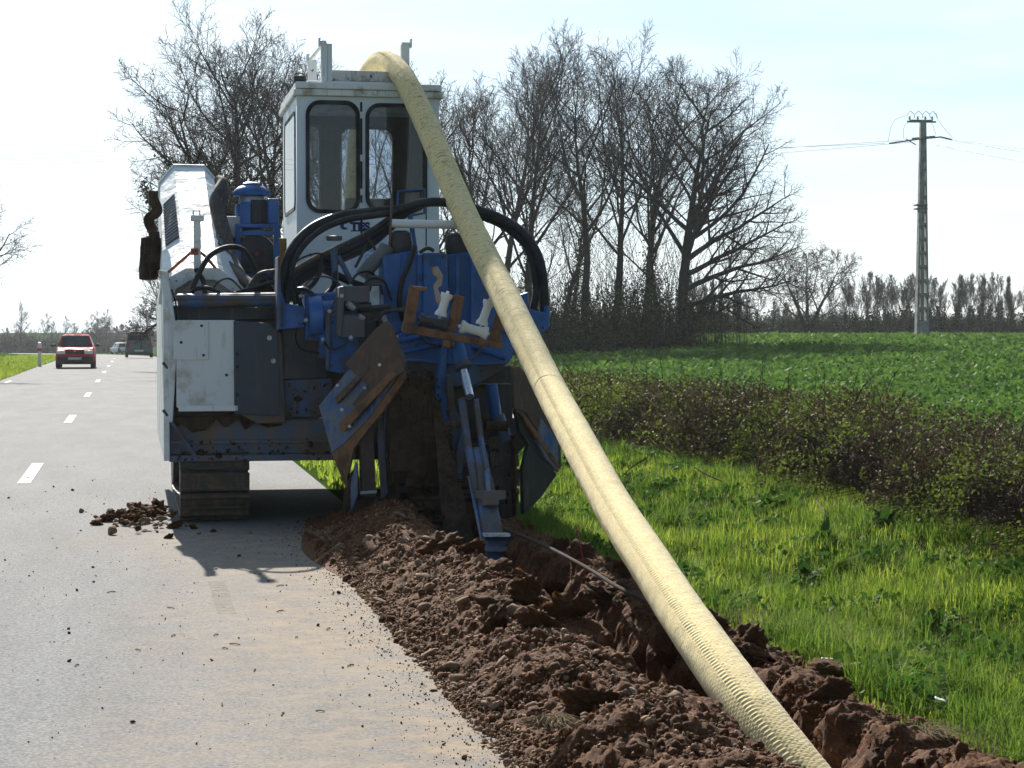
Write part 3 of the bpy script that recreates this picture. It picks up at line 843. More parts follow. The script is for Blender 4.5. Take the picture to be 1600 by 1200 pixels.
# --- tracks
def track(u0, name='crawler_track'):
    w = 0.535; Lh, rr = 1.55, 0.335            # half length between wheel centres, radius
    t = empty(name); t.parent = TM; t.location = (u0, 0.30 + Lh, 0)
    path = []
    per = 2 * (2 * Lh) + 2 * math.pi * rr; n = 48
    for k in range(n):
        s = per * k / n
        if s < 2 * Lh: p = (-Lh + s, 0.0, 0.0)
        elif s < 2 * Lh + math.pi * rr:
            a = (s - 2 * Lh) / rr; p = (Lh + rr * math.sin(a), rr - rr * math.cos(a), a)
        elif s < 4 * Lh + math.pi * rr: p = (Lh - (s - 2 * Lh - math.pi * rr), 2 * rr, math.pi)
        else:
            a = (s - 4 * Lh - math.pi * rr) / rr; p = (-Lh - rr * math.sin(a), rr + rr * math.cos(a), math.pi + a)
        path.append(p)
    sh = MB()
    for (y, z, a) in path:
        rot = Matrix.Rotation(a, 3, 'X'); c = Vector((w / 2, y, z))
        rot2 = Matrix(((1, 0, 0), (0, math.cos(a), -math.sin(a)), (0, math.sin(a), math.cos(a))))
        for lo, hi in (((0, -0.070, 0.012), (w, 0.070, 0.040)), ((0.0, -0.068, -0.016), (w, -0.050, 0.020)), ((0, -0.012, -0.002), (w, 0.008, 0.020)), ((0, 0.045, -0.002), (w, 0.062, 0.020))):
            sh.box(tuple(Vector(lo) + Vector((0, y, z))), tuple(Vector(hi) + Vector((0, y, z))), rot2, (w / 2, y, z))
    sh.build('track_shoes', P_track, t, bevel=0.004, seg=1)
    fr = MB().box((0.12, -Lh + 0.15, 0.17), (w - 0.12, Lh - 0.15, 0.5)); fr.build('track_frame', P_dark, t)
    for y in (-Lh, Lh):
        MB().lathe([(0.05, -0.26), (0.27, -0.26), (0.27, 0.26), (0.05, 0.26)], (w / 2, y, rr), 20, (1, 0, 0)).build('sprocket' if y < 0 else 'idler_wheel', P_dark, t)
    for k in range(6):
        MB().lathe([(0.03, -0.2), (0.085, -0.2), (0.085, 0.2), (0.03, 0.2)], (w / 2, -1.1 + k * 0.44, 0.13), 14, (1, 0, 0)).build('track_roller', P_dark, t)
    return t
track(0.0); track(2.15)

# --- chassis
MB().box((0.10, 0.15, 0.62), (2.80, 4.2, 0.80)).build('chassis', P_dark, TM)
MB().box((0.6, 1.0, 0.42), (2.1, 3.4, 0.62)).build('belly_pan', P_dark, TM)
lf = MB()
a_, b_ = L(264, 722, -0.02), L(556, 655, -0.02)
lf.box((a_.x, -0.02, a_.z), (b_.x, 0.40, a_.z + 0.05)); lf.box((a_.x, 0.04, a_.z + 0.05), (b_.x, 0.40, b_.z))
lf.box((a_.x, 0.02, a_.z + 0.13), (b_.x, 0.04, a_.z + 0.165))
lf.build('rear_crossmember', P_frame, TM, bevel=0.008)
plate('torn_mud_flap', [(268, 650), (430, 650), (442, 664), (418, 668), (398, 660), (384, 672), (372, 655), (352, 668), (338, 655), (322, 672), (300, 676), (285, 662), (270, 672)], -0.005, 0.015, P_mud)
rod('brace', (268, 660, -0.03), (305, 712, -0.03), 0.018, P_bluegrey)
bx('rear_bulkhead', 270, 478, 560, 655, 0.16, 0.24, P_frame)
bx('side_bulkhead', 444, 590, 520, 652, 0.02, 0.16, P_bluegrey)
bx('lower_lip', 400, 628, 446, 662, -0.03, 0.0, P_frame)
# left side skirt, the strip of white we see edge on
sk = MB()
p0, p1 = L(262, 722, -0.06), L(249, 420, -0.06)
sk.prism([(-0.125, -0.06, 0.50), (-0.125, 4.2, 0.50), (-0.125, 4.2, 1.80), (-0.125, -0.06, 1.95)], (0.045, 0, 0))
sk.build('side_skirt', P_white, TM, bevel=0.006)
plate('side_post', [(248, 421), (262, 424), (274, 500), (276, 560), (270, 660), (264, 660), (262, 560), (256, 470)], -0.07, 0.05, P_white)
for y in (566, 640): rod('hinge', (255, y, -0.05), (262, y + 10, -0.05), 0.014, P_dark)
# white locker, patch plate, rubber sheet
bx('rear_locker', 276, 500, 367, 637, -0.10, 0.16, P_white)
bx('patch_plate', 271, 501, 325, 562, -0.112, -0.102, P_white, bevel=0.002)
bx('locker_lip', 279, 633, 372, 643, -0.115, -0.10, P_roofw, bevel=0.004)
for x, y in ((315, 509), (318, 555), (354, 586), (283, 535)): rod('bolt', (x, y, -0.114), (x, y, -0.10), 0.012, P_dark, n=8)
plate('rubber_sheet', [(365, 501), (420, 505), (434, 518), (438, 650), (366, 647)], -0.115, 0.012, P_flap)
for x, y in ((421, 528), (427, 564)): rod('bolt', (x, y, -0.13), (x, y, -0.11), 0.020, P_silver, n=8)
for x, y in ((371, 553), (371, 573), (371, 617)): rod('bolt', (x, y, -0.125), (x, y, -0.11), 0.014, P_mud, n=8)
plate('sheet_backing', [(362, 502), (376, 503), (440, 520), (446, 660), (402, 662), (362, 640)], -0.06, 0.05, P_frame)
# blue roller beam above the locker
rod('roller_beam', (278, 470, 0.05), (436, 468, 0.05), 0.055, P_bluegrey, n=20)
bx('beam_cover', 275, 461, 437, 468, -0.02, 0.12, P_bluegrey)
bx('beam_recess', 276, 480, 440, 500, 0.10, 0.16, P_dark)

# --- the octagonal white hood at the left
near = [L(x, y, 0.55) for x, y in ((252, 470), (256, 440), (292, 421), (341, 421), (374, 447), (388, 475))]
far = [L(x, y, 2.9) for x, y in ((247, 345), (250, 286), (272, 259), (318, 260), (346, 292), (352, 350))]
hd = MB()
m_ = len(near); off = Vector((0, 0, 0.0))
inner_n = [p + (Vector((1.1, 0.6, 1.75)) - p).normalized() * 0.04 for p in near]
rings = []
for k in range(9):
    t = k / 8
    ring = []
    for i in range(m_):
        p = near[i].lerp(far[i], t)
        ring.append(p)
    rings.append(ring)
vs_ = [p for rg in rings for p in rg]
hd.add(vs_, [(k * m_ + i, k * m_ + i + 1, (k + 1) * m_ + i + 1, (k + 1) * m_ + i) for k in range(8) for i in range(m_ - 1)])
hood_o = hd.build('engine_hood', P_dent, TM)
sd = hood_o.modifiers.new('thick', 'SOLIDIFY'); sd.thickness = 0.02
# raised rims at both ends, dents come from the paint bump
for rg, nm in ((near, 'hood_rim'), (far, 'hood_rim')):
    MB().tube([p + Vector((0, -0.01, 0.0)) for p in rg], 0.017, 8).build(nm, P_white, TM)
MB().prism([L(x, y, 0.62) for x, y in ((258, 470), (262, 446), (296, 430), (338, 430), (368, 452), (378, 475))], (0, 0.02, 0)).build('hood_end_plate', P_white, TM)
ro = [(247, 476), (252, 440), (291, 419), (342, 419), (374, 444), (390, 470)]; ri = [(270, 474), (274, 452), (298, 437), (336, 437), (362, 456), (372, 470)]
MB().add([tuple(L(x, y, v_)) for v_ in (0.42, 0.54) for x, y in ro + ri],
         [(i, i + 1, 7 + i, 6 + i) for i in range(5)] + [(12 + i, 13 + i, 19 + i, 18 + i) for i in range(5)] + [(i, i + 1, 13 + i, 12 + i) for i in range(5)] + [(6 + i, 7 + i, 19 + i, 18 + i) for i in range(5)] + [(0, 6, 18, 12), (5, 11, 23, 17)]).build('hood_frame', P_roofw, TM)
MB().prism([p + Vector((0, 0.02, 0)) for p in far], (0, 0.02, 0)).build('hood_end_plate', P_white, TM)
# grilles on the side facets
def facet_grille(i, t0, t1, s0, s1):
    mb = MB()
    A0, A1 = near[i], near[i + 1]; B0, B1 = far[i], far[i + 1]
    def pt(t, s): return A0.lerp(A1, s).lerp(B0.lerp(B1, s), t)
    nrm = (pt(.6, .5) - pt(.4, .5)).cross(pt(.5, .6) - pt(.5, .4)).normalized()
    if nrm.z < 0: nrm = -nrm
    base = [pt(t0, s0), pt(t0, s1), pt(t1, s1), pt(t1, s0)]
    pan = MB().prism([p + nrm * 0.004 for p in base], nrm * 0.006).build('grille', P_dark, TM)
    for k in range(15):
        t = t0 + (t1 - t0) * (k + 0.5) / 15
        mb.tube([pt(t, s0) + nrm * 0.014, pt(t, s1) + nrm * 0.014], 0.007, 6)
    mb.build('grille_bars', P_silver, pan)
facet_grille(1, 0.30, 0.72, 0.18, 0.85)
facet_grille(3, 0.25, 0.72, 0.15, 0.85)
# white post with a cap in front of the hood
bx('post', 303, 345, 314, 455, 0.34, 0.40, P_roofw, bevel=0.005)
bx('post_cap', 298, 336, 319, 345, 0.32, 0.42, P_white, bevel=0.005)
MB().tube([L(302, 336, 0.37), L(302, 329, 0.37), L(312, 329, 0.37), L(312, 336, 0.37)], 0.007, 8).build('post_handle', P_silver, TM)
hose('strap', [(258, 430, 0.5), (290, 402, 0.45), (303, 393, 0.40), (318, 398, 0.40), (345, 430, 0.45), (362, 455, 0.5)], 0.012, P_wood)
bx('strap_knot', 298, 388, 310, 398, 0.32, 0.42, P_wood)
# dark gear hanging outside the hood on the left
mb = MB()
for (x, y, w, h_) in ((236, 398, 30, 60), (232, 420, 26, 40), (241, 375, 16, 30)):
    c = L(x, y, 1.6); mb.lathe([(0.02, -h_ / 400), (w / 330, -h_ / 440), (w / 320, 0), (w / 360, h_ / 420), (0.03, h_ / 380)], c, 14)
mb.build('conveyor_motor', P_mud, TM, smooth_=True)
bx('motor_bracket', 219, 384, 249, 396, 1.5, 1.8, P_mud)
bx('exhaust_stack', 232, 298, 247, 318, 1.6, 1.8, P_mud)
hose('exhaust_pipe', [(240, 312, 1.7), (246, 330, 1.7), (232, 343, 1.7), (240, 365, 1.7), (241, 385, 1.7)], 0.045, P_mud)
hose('dusty_hose', [(343, 282, 2.0), (347, 288, 1.9), (336, 312, 1.7), (342, 345, 1.5), (350, 380, 1.3), (346, 405, 1.1), (372, 430, 0.8), (400, 452, 0.5)], 0.05, P_dusty)
hose('dusty_hose', [(352, 300, 2.0), (346, 330, 1.7), (356, 370, 1.4), (366, 410, 1.1), (384, 440, 0.7)], 0.04, P_dusty)

# --- air cleaner and radiator pack behind the hood
c = L(393, 300, 1.9)
ac = empty('air_cleaner'); ac.parent = TM; ac.location = c
MB().lathe([(0.165, -0.035), (0.168, -0.015), (0.15, 0.015), (0.115, 0.045), (0.085, 0.052), (0.08, 0.075), (0.05, 0.085), (0.01, 0.088)], (0, 0, 0), 28).build('dome_cap', P_blue, ac, smooth_=True)
MB().lathe([(0.10, -0.24), (0.11, -0.22), (0.11, -0.05), (0.10, -0.03)], (0, 0, 0), 24).build('filter_can', P_silver, ac, smooth_=True)
MB().lathe([(0.12, -0.34), (0.135, -0.32), (0.135, -0.13), (0.125, -0.11)], (-0.01, 0, 0), 24).build('filter_body', P_blue, ac, smooth_=True)
bx('pack_panel', 376, 315, 392, 350, 1.62, 1.72, P_blue); bx('pack_panel', 419, 310, 436, 349, 1.6, 1.8, P_blue)
bx('pack_core', 392, 312, 420, 350, 1.72, 1.95, P_dark)
fr = MB()
for x in (368, 428):
    a = L(x, 452, 1.62); b = L(x + 8, 350, 1.62); fr.box((a.x, 1.62, a.z), (b.x, 1.68, b.z))
for y in (350, 362, 428):
    a = L(368, y + 5, 1.61); b = L(436, y, 1.61); fr.box((a.x, 1.605, a.z), (b.x, 1.615, b.z))
fr.build('pack_frame', P_blue, TM)
c = L(400, 397, 1.75)
fan = MB().lathe([(0.05, -0.05), (0.165, -0.05), (0.175, 0.0), (0.165, 0.05), (0.05, 0.05)], c, 30, (0, 1, 0)).build('fan_housing', P_dark, TM, smooth_=True)
MB().lathe([(0.012, -0.07), (0.02, -0.065), (0.02, -0.05)], c, 12, (0, 1, 0)).build('fan_hub', P_wood, fan)
bx('radiator', 352, 338, 378, 370, 1.8, 2.1, P_roofw); bx('engine_block', 350, 372, 440, 462, 1.95, 2.9, P_mud)
bx('hydraulic_tank', 432, 372, 448, 420, 1.8, 2.2, P_yellow)
bx('deck_floor', 388, 455, 470, 470, 0.4, 2.3, P_dark)

# --- cab
v_c = 2.30; D_ = 1.66
lo = L(464.5, 478, v_c); hi = L(686, 152, v_c)
cx0, cx1, cz0, cz1 = lo.x, hi.x, lo.z, hi.z
cab = empty('cab'); cab.parent = TM; cab.location = (cx0, v_c, cz0)
W_, H_ = cx1 - cx0, cz1 - cz0
def cpx(x0, y0, x1, y1, v=v_c):      # pixel rectangle on the cab's rear face -> cab x, z
    a, b = L(x0, y1, v), L(x1, y0, v); return a.x - cx0, a.z - cz0, b.x - cx0, b.z - cz0
I3 = Matrix.Identity(4)
w1 = cpx(480, 160, 560, 331); w2 = cpx(573, 165, 665, 329)
sheet_with_holes('rear_wall', [(0, 0), (W_, 0), (W_, H_), (0, H_)], [rrect(*w1, 0.12), rrect(*w2, 0.12)], 0.04, P_cab, cab, I3 @ Matrix.Translation((0, 0.02, 0)))
for (x0, z0, x1, z1) in (w1, w2):
    o_ = sheet_with_holes('rear_window', rrect(x0 - 0.012, z0 - 0.012, x1 + 0.012, z1 + 0.012, 0.13), [rrect(x0 + 0.022, z0 + 0.022, x1 - 0.022, z1 - 0.022, 0.105)], 0.03, P_gasket, cab, Matrix.Translation((0, -0.008, 0)))
    MB().box((x0, 0.010, z0), (x1, 0.016, z1)).build('pane', M_glass, o_)
# front wall with the three lights we look through
f1 = cpx(462, 186, 497, 300); fz0, fz1 = f1[1] - 0.35, f1[3]
Mf = Matrix.Translation((0, D_ - 0.02, 0))
hA = (0.08, 0.80, 0.35, 1.79); hB = (0.575, 0.62, 1.08, 1.77)
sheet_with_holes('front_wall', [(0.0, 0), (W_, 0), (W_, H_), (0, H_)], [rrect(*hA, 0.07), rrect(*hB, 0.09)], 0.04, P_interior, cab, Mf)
for h in (hA, hB):
    MB().box((h[0] - 0.02, D_ - 0.045, h[1] - 0.02), (h[2] + 0.02, D_ - 0.041, h[3] + 0.02)).build('front_window', M_glass2, cab)
# left side wall and its tall window
My = Matrix(((0, 1, 0, 0.0), (1, 0, 0, 0), (0, 0, 1, 0), (0, 0, 0, 1)))
hs = (0.16, H_ - 1.02, D_ - 0.28, H_ - 0.14)
for xw, nm in ((0.02, 'left'), (W_ - 0.02, 'right')):
    M2 = Matrix.Translation((xw, 0, 0)) @ My
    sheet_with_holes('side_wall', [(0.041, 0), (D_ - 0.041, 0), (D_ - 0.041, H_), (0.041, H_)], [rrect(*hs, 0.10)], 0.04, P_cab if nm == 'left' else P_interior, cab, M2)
    xo = xw + (-0.024 if nm == 'left' else 0.024)
    o_ = sheet_with_holes('side_window', rrect(hs[0] - 0.012, hs[1] - 0.012, hs[2] + 0.012, hs[3] + 0.012, 0.11), [rrect(hs[0] + 0.02, hs[1] + 0.02, hs[2] - 0.02, hs[3] - 0.02, 0.085)], 0.012, P_gasket, cab, Matrix.Translation((xo, 0, 0)) @ My)
    MB().box((xo - 0.002, hs[0], hs[1]), (xo + 0.002, hs[2], hs[3])).build('pane', M_glass2 if nm == 'left' else M_glass, o_)
MB().box((0.041, 0.041, 0.0), (W_ - 0.041, D_ - 0.041, 0.03)).build('cab_floor', P_interior, cab)
# seat and levers inside
mb = MB().box((0.50, 0.62, 0.50), (0.96, 1.05, 0.62)).box((0.50, 0.55, 0.62), (0.96, 0.66, 1.02)).box((0.6, 0.7, 0.03), (0.86, 0.95, 0.5))
mb.build('operator_seat', P_dark, cab, bevel=0.03)
MB().tube([(0.40, 0.9, 0.03), (0.42, 0.95, 0.9), (0.66, 0.9, 0.55)], 0.015, 8).build('lever', P_dark, cab)
# door seam, hinges, handles
sx0, sz0, sx1, sz1 = cpx(563, 158, 566, 340)
MB().box((sx0, -0.004, 0.55), (sx1, 0.0, H_ - 0.06)).build('door_seam', P_gasket, cab)
for y in (180, 247, 300, 322):
    q = cpx(561, y - 5, 568, y + 5); MB().box((q[0], -0.014, q[1]), (q[2], -0.004, q[3])).build('hinge', P_cab, cab, bevel=0.002)
q = cpx(665, 152, 668, 345); MB().box((q[0], -0.004, 0.55), (q[0] + 0.01, 0.0, H_ - 0.06)).build('door_seam', P_gasket, cab)
# roof: overhanging slab, gutter
rf = MB().box((-0.03, -0.05, H_ - 0.015), (W_ + 0.03, D_ + 0.12, H_ + 0.045)).build('roof', P_roofw, cab, bevel=0.012)
MB().box((-0.015, -0.075, H_ + 0.045), (W_ + 0.015, D_ + 0.10, H_ + 0.105)).build('roof_edge', P_roofw, rf, bevel=0.01)
MB().box((0.1, 0.0, H_ + 0.105), (W_ - 0.3, D_, H_ + 0.125)).build('roof_hatch', P_roofw, rf, bevel=0.01)
# work lamp
q = cpx(459, 122, 477, 136)
wl_ = MB().box((q[0], -0.02, H_ + 0.107), (q[2], 0.06, H_ + 0.165)).build('work_lamp', P_dark, cab, bevel=0.012)
MB().tube([(q[0] + 0.02, 0.02, H_ + 0.165), (q[0] + 0.02, 0.02, H_ + 0.19), (q[2] - 0.02, 0.02, H_ + 0.19), (q[2] - 0.02, 0.02, H_ + 0.165)], 0.006, 8).build('lamp_handle', P_dark, wl_)
# pipe guide on the roof
def rp(name, x0, y0, x1, y1, v0, v1, mat=P_roofw):
    a = L(x0, y1, v0); b = L(x1, y0, v0)
    return MB().box((a.x - cx0, v0 - v_c, a.z - cz0), (b.x - cx0, v1 - v_c, b.z - cz0)).build(name, mat, cab, bevel=0.006)
rp('guide_post', 502, 66, 511, 137, v_c - 0.02, v_c + 0.05); rp('guide_post', 511, 68, 519, 137, v_c + 0.0, v_c + 0.05)
rp('guide_bracket', 498, 58, 501, 72, v_c - 0.03, v_c + 0.05, P_cab); rp('guide_bracket', 501, 63, 510, 66, v_c - 0.02, v_c + 0.05, P_cab)
rp('guide_post', 482, 93, 495, 138, v_c + 0.9, v_c + 0.96); rp('guide_bracket', 479, 84, 483, 97, v_c + 0.9, v_c + 0.96, P_cab)
MB().tube([L(484, 94, v_c + 0.93) - Vector((cx0, v_c, cz0)), L(504, 70, v_c + 0.02) - Vector((cx0, v_c, cz0))], 0.016, 10).build('guide_rail', P_roofw, cab)
rp('guide_post', 627, 69, 640, 142, v_c + 0.25, v_c + 0.32); rp('guide_bracket', 628, 66, 641, 69, v_c + 0.25, v_c + 0.32, P_cab); rp('guide_bracket', 641, 60, 644, 74, v_c + 0.25, v_c + 0.32, P_cab)
rp('guide_crossbar', 512, 112, 632, 126, v_c + 0.06, v_c + 0.13, P_beam)
rp('guide_crossbar', 505, 131, 634, 137, v_c + 0.02, v_c + 0.06)
# lettering on the cab
def tpos(x, y, off): p = L(x, y, v_c); return Matrix.Translation((p.x - cx0, off, p.z - cz0))
q = cpx(530, 345.5, 546, 359.5); zc = (q[1] + q[3]) / 2; xc = (q[0] + q[2]) / 2
em = MB().box((q[0], -0.003, q[1]), (q[2] + 0.002, 0.0, q[3])).build('emblem', P_sticker, cab)
r0 = (q[3] - q[1]) * 0.46; arc = [(xc + r0 * math.cos(R(a)), zc + r0 * math.sin(R(a))) for a in range(50, 311, 13)]
arc2 = [(xc + 0.012 + r0 * 0.48 * math.cos(R(a)), zc + r0 * 0.48 * math.sin(R(a))) for a in range(310, 49, -13)]
MB().prism([(x, -0.006, z) for x, z in arc + arc2], (0, 0.002, 0)).build('emblem_crescent', P_navy, em)
text_mesh('lettering', 'TES', 0.094, P_navy, cab, tpos(547.5, 359.0, -0.003) @ Matrix.Diagonal((1.2, 1, 1, 1)), 0.001, 0.006)
q = cpx(548, 360.2, 600, 361.6); MB().box((q[0], -0.003, q[1]), (q[2], -0.0005, q[3])).build('lettering_underline', P_navy, cab)
q = cpx(548, 371, 605, 432); MB().box((q[0], -0.002, q[1]), (q[2], 0.0, q[3])).build('sticker', P_sticker, cab)
text_mesh('sticker_lettering', 'SA', 0.075, P_sky, cab, tpos(575, 393, -0.003), 0.001, 0.002)
text_mesh('sticker_lettering', 'C', 0.070, P_sky, cab, tpos(570, 406, -0.003), 0.001, 0.002)
q = cpx(483, 396, 487, 400); MB().lathe([(0.012, -0.01), (0.014, 0.0)], ((q[0] + q[2]) / 2, -0.006, (q[1] + q[3]) / 2), 10, (0, 1, 0)).build('bolt', P_dark, cab)
# blue grab frame on the right of the cab
MB().tube([L(620, 335, v_c - 0.02), L(622, 299, v_c - 0.1), L(663, 296, v_c - 0.1), L(663, 333, v_c - 0.1), L(640, 337, v_c - 0.05)], 0.012, 8).build('grab_rail', P_blue, TM, smooth_=True)
# cab pedestal
MB().box((cx0 + 0.1, v_c + 0.05, 0.8), (cx1 - 0.05, v_c + D_, cz0)).build('cab_pedestal', P_dark, TM)

# --- hoist tower in the middle
plate('tower_casing', [(598, 400), (618, 396), (640, 392), (655, 400), (656, 520), (612, 522), (600, 480)], -0.02, 0.30, P_blue)
plate('tower_casing', [(700, 398), (722, 394), (752, 394), (772, 405), (778, 510), (730, 515), (700, 515)], 0.02, 0.30, P_blue)
for x0, x1 in ((628, 636), (652, 660), (712, 718), (736, 742)):
    bx('tower_rib', x0, 398, x1, 515, -0.06, -0.021, P_blue, bevel=0.004)
pa = plate('tower_arm', [(662, 395), (697, 395), (706, 520), (660, 520)], -0.10, 0.16, P_blue)
plate('worn_patch', [(673, 418), (684, 416), (692, 430), (690, 446), (684, 450), (692, 470), (688, 484), (681, 470), (677, 446), (684, 436), (676, 428)], -0.104, 0.003, P_worn, pa, bevel=0)
for cxp, cyp, w in ((626, 380, 33), (714, 384, 30)):
    c = L(cxp, cyp, 0.12)
    MB().lathe([(0.04, -0.14), (0.085, -0.10), (0.10, 0.0), (0.085, 0.08), (0.05, 0.10)], c, 18).build('greasy_cylinder_head', P_dark, TM, smooth_=True)
bx('tower_back', 600, 440, 780, 560, 0.28, 0.5, P_dark)
hose('hose', [(648, 385, -0.05), (640, 410, -0.12), (628, 440, -0.14), (624, 475, -0.12), (630, 500, -0.05)], 0.022, P_rubber)
hose('hose', [(655, 395, -0.05), (668, 388, -0.06), (678, 392, -0.06)], 0.015, P_rubber)

# --- cross frame under the tower
plate('cross_frame', [(622, 524), (640, 512), (700, 506), (770, 506), (806, 520), (806, 545), (796, 566), (742, 606), (676, 606), (630, 582)], -0.18, 0.16, P_blue)
plate('frame_gusset', [(634, 562), (660, 563), (688, 568), (732, 569), (760, 570), (790, 568), (786, 579), (740, 604), (678, 604), (634, 583)], -0.24, 0.055, P_bluegrey)
plate('frame_flange', [(632, 561), (660, 561.5), (688, 566), (732, 567), (792, 566), (792, 569), (732, 570.5), (688, 569.5), (660, 565), (632, 564.5)], -0.29, 0.05, P_blue, bevel=0.003)
for p, q in (((622, 532, -0.22), (690, 520, -0.22)), ((622, 552, -0.22), (686, 538, -0.22)), ((738, 540, -0.22), (790, 560, -0.22))):
    rod('frame_rib', p, q, 0.020, P_blue, n=8)

# --- trench boom and digging chain
bm_o = empty('digging_boom'); bm_o.parent = TM
def boom_pt(u, s, h):                  # s along the boom from the head shaft, h above it
    d = Vector((0, -0.62, -0.78)).normalized(); nn = Vector((0, -0.78, 0.62)).normalized()
    return Vector((u, -0.10, 1.02)) + d * s + nn * h
ub0, ub1 = 1.62, 1.98
mb = MB()
def obox(mb, u0, u1, s0, s1, h0, h1):
    P = [boom_pt(u, s, h) for u, s, h in ((u0, s0, h0), (u1, s0, h0), (u1, s1, h0), (u0, s1, h0), (u0, s0, h1), (u1, s0, h1), (u1, s1, h1), (u0, s1, h1))]
    mb.add(P, [(0,3,2,1),(4,5,6,7),(0,1,5,4),(1,2,6,5),(2,3,7,6),(3,0,4,7)])
obox(mb, ub0 + 0.08, ub1 - 0.08, 0.0, 1.75, -0.12, 0.12)
mb.build('boom_beam', P_mud, bm_o, bevel=0.01)
n_l = 34
for side, hh in ((1, 0.17), (-1, -0.17)):
    ch = MB()
    for k in range(n_l // 2):
        s = 1.72 * k / (n_l // 2)
        obox(ch, ub0 + 0.1, ub0 + 0.135, s, s + 0.092, hh - 0.03, hh + 0.03); obox(ch, ub1 - 0.135, ub1 - 0.1, s, s + 0.092, hh - 0.03, hh + 0.03)
        obox(ch, ub0 + 0.04, ub1 - 0.04, s + 0.02, s + 0.045, hh - 0.015 + side * 0.02, hh + 0.015 + side * 0.04)
        if k % 2 == 0:
            for du in (0.0, 0.14, 0.27):
                off = 0.02 * (k % 3)
                obox(ch, ub0 + du + off, ub0 + du + off + 0.05, s + 0.01, s + 0.07, hh + side * 0.03, hh + side * 0.12)
    ch.build('chain_strand', P_mud, bm_o)
MB().lathe([(0.03, -0.2), (0.2, -0.2), (0.2, 0.2), (0.03, 0.2)], boom_pt(1.8, 1.75, 0), 18, (1, 0, 0)).build('boom_nose', P_mud, bm_o)
# deep dark shroud left of the chain: the curved crumb guard
sh = MB()
for k in range(10):
    pass
plate('crumb_guard', [(606, 578), (672, 590), (682, 630), (686, 700), (691, 772), (665, 752), (640, 735), (610, 738)], -0.92, 0.03, P_mud)
bskew = lambda x, y: -0.78 - (y - 610) / 250 * 1.15
cg = MB(); P0 = [L(x, y, bskew(x, y)) for x, y in ((674, 606), (690, 636), (702, 700), (718, 745), (742, 850), (744, 880), (700, 880), (691, 800), (683, 700))]
cg.prism(P0, (0, 0.05, 0)); cg.build('boom_cover', P_mud, TM, bevel=0.006)
# mud caked on the guard, the boom cover, the blades and the crossmember
rq = np.random.default_rng(17); pts_, ss_ = [], []
for (x0, y0, x1, y1, vf, n_) in ((610, 590, 685, 760, lambda x, y: -0.925, 260), (690, 640, 735, 860, lambda x, y: bskew(x, y) - 0.005, 240), (545, 775, 602, 815, lambda x, y: -0.825, 50),
                                 (270, 690, 540, 720, lambda x, y: -0.025, 120), (448, 600, 515, 650, lambda x, y: 0.015, 50), (765, 690, 800, 800, lambda x, y: -0.425, 70), (625, 515, 700, 545, lambda x, y: -0.185, 14)):
    for q in range(n_):
        x, y = rq.uniform(x0, x1), rq.uniform(y0, y1)
        if vf(x, y) == -0.925 and y > 735 and x < 665: continue
        if x0 == 690 and not (abs(x - (684 + (y - 600) * 0.13)) < 18): continue
        pts_.append(tuple(L(x, y, vf(x, y)))); ss_.append(0.008 * math.exp(rq.normal() * 0.6))
mudp = scatter('caked_mud', np.array(pts_), np.clip(np.array(ss_), 0.003, 0.032), [lump_shape(i + 70, ICO1, 0.7, False) for i in range(6)], ICO1F, P_mud, rq); mudp.parent = TM; mudp['kind'] = 'stuff'
g0 = [L(610, 585, -0.30), L(660, 600, -0.30), L(690, 640, -0.30), L(700, 700, -0.45), L(706, 800, -0.9), L(716, 868, -1.3), L(690, 866, -1.3), L(664, 790, -1.0), L(640, 742, -0.8), L(606, 760, -0.8)]
sh.add([*g0, *[p + Vector((0, 0.10, 0)) for p in g0]],
       [tuple(range(9, -1, -1)), tuple(range(10, 20))] + [(i, (i + 1) % 10, 10 + (i + 1) % 10, 10 + i) for i in range(10)])
sh.build('crumb_guard', P_mud, TM)
bx('guard_side', 612, 585, 622, 800, -0.75, -0.1, P_mud)
bx('guard_hood', 605, 572, 800, 600, -0.10, 0.35, P_dark)
plate('front_baffle', [(600, 600), (800, 600), (806, 800), (600, 830)], 0.15, 0.06, P_dark)

# --- crumber arm: two rams and the blue beam that ends in a shoe
MB().tube([L(712, 530, -0.45), L(722, 572, -0.55)], [0.058, 0.058], 18).build('hoist_cylinder', P_blue, TM, smooth_=True)
MB().tube([L(721, 568, -0.55), L(724, 576, -0.57)], 0.066, 18).build('cylinder_collar', P_bluegrey, TM, smooth_=True)
MB().tube([L(723, 574, -0.57), L(734, 620, -0.80)], 0.034, 16).build('piston_rod', P_chrome, TM, smooth_=True)
plate('hanger_plate', [(692, 540), (700, 542), (698, 575), (690, 622), (679, 628), (684, 580)], -0.50, 0.06, P_blue)
plate('hanger_plate', [(697, 588), (706, 585), (712, 640), (722, 660), (722, 700), (714, 716), (708, 700), (700, 640)], -0.62, 0.05, P_bluegrey)
plate('hanger_plate', [(722, 660), (727, 700), (720, 760), (714, 752), (712, 704)], -0.66, 0.03, P_bluegrey)
plate('hanger_plate', [(684, 600), (702, 590), (704, 660), (688, 655)], -0.40, 0.05, P_blue)
def skew_arm(x, y): return -0.75 - (y - 620) / 280 * 1.75
def arm(name, px, w0, mat=P_bluegrey, th=0.05, bevel=0.006):
    P = [L(x, y, skew_arm(x, y) + w0) for x, y in px]
    return MB().prism(P, (0, th, 0)).build(name, mat, TM, bevel=bevel)
arm('arm_cheek', [(716, 624), (727, 620), (737, 690), (747, 760), (741, 772), (730, 720)], 0.0)
arm('arm_cheek', [(740, 625), (748, 622), (757, 690), (772, 760), (764, 768), (750, 700)], 0.0)
arm('arm_beam', [(738, 700), (758, 698), (776, 770), (788, 842), (790, 895), (762, 897), (756, 842), (745, 770)], 0.02, P_bluegrey, 0.10, 0.012)
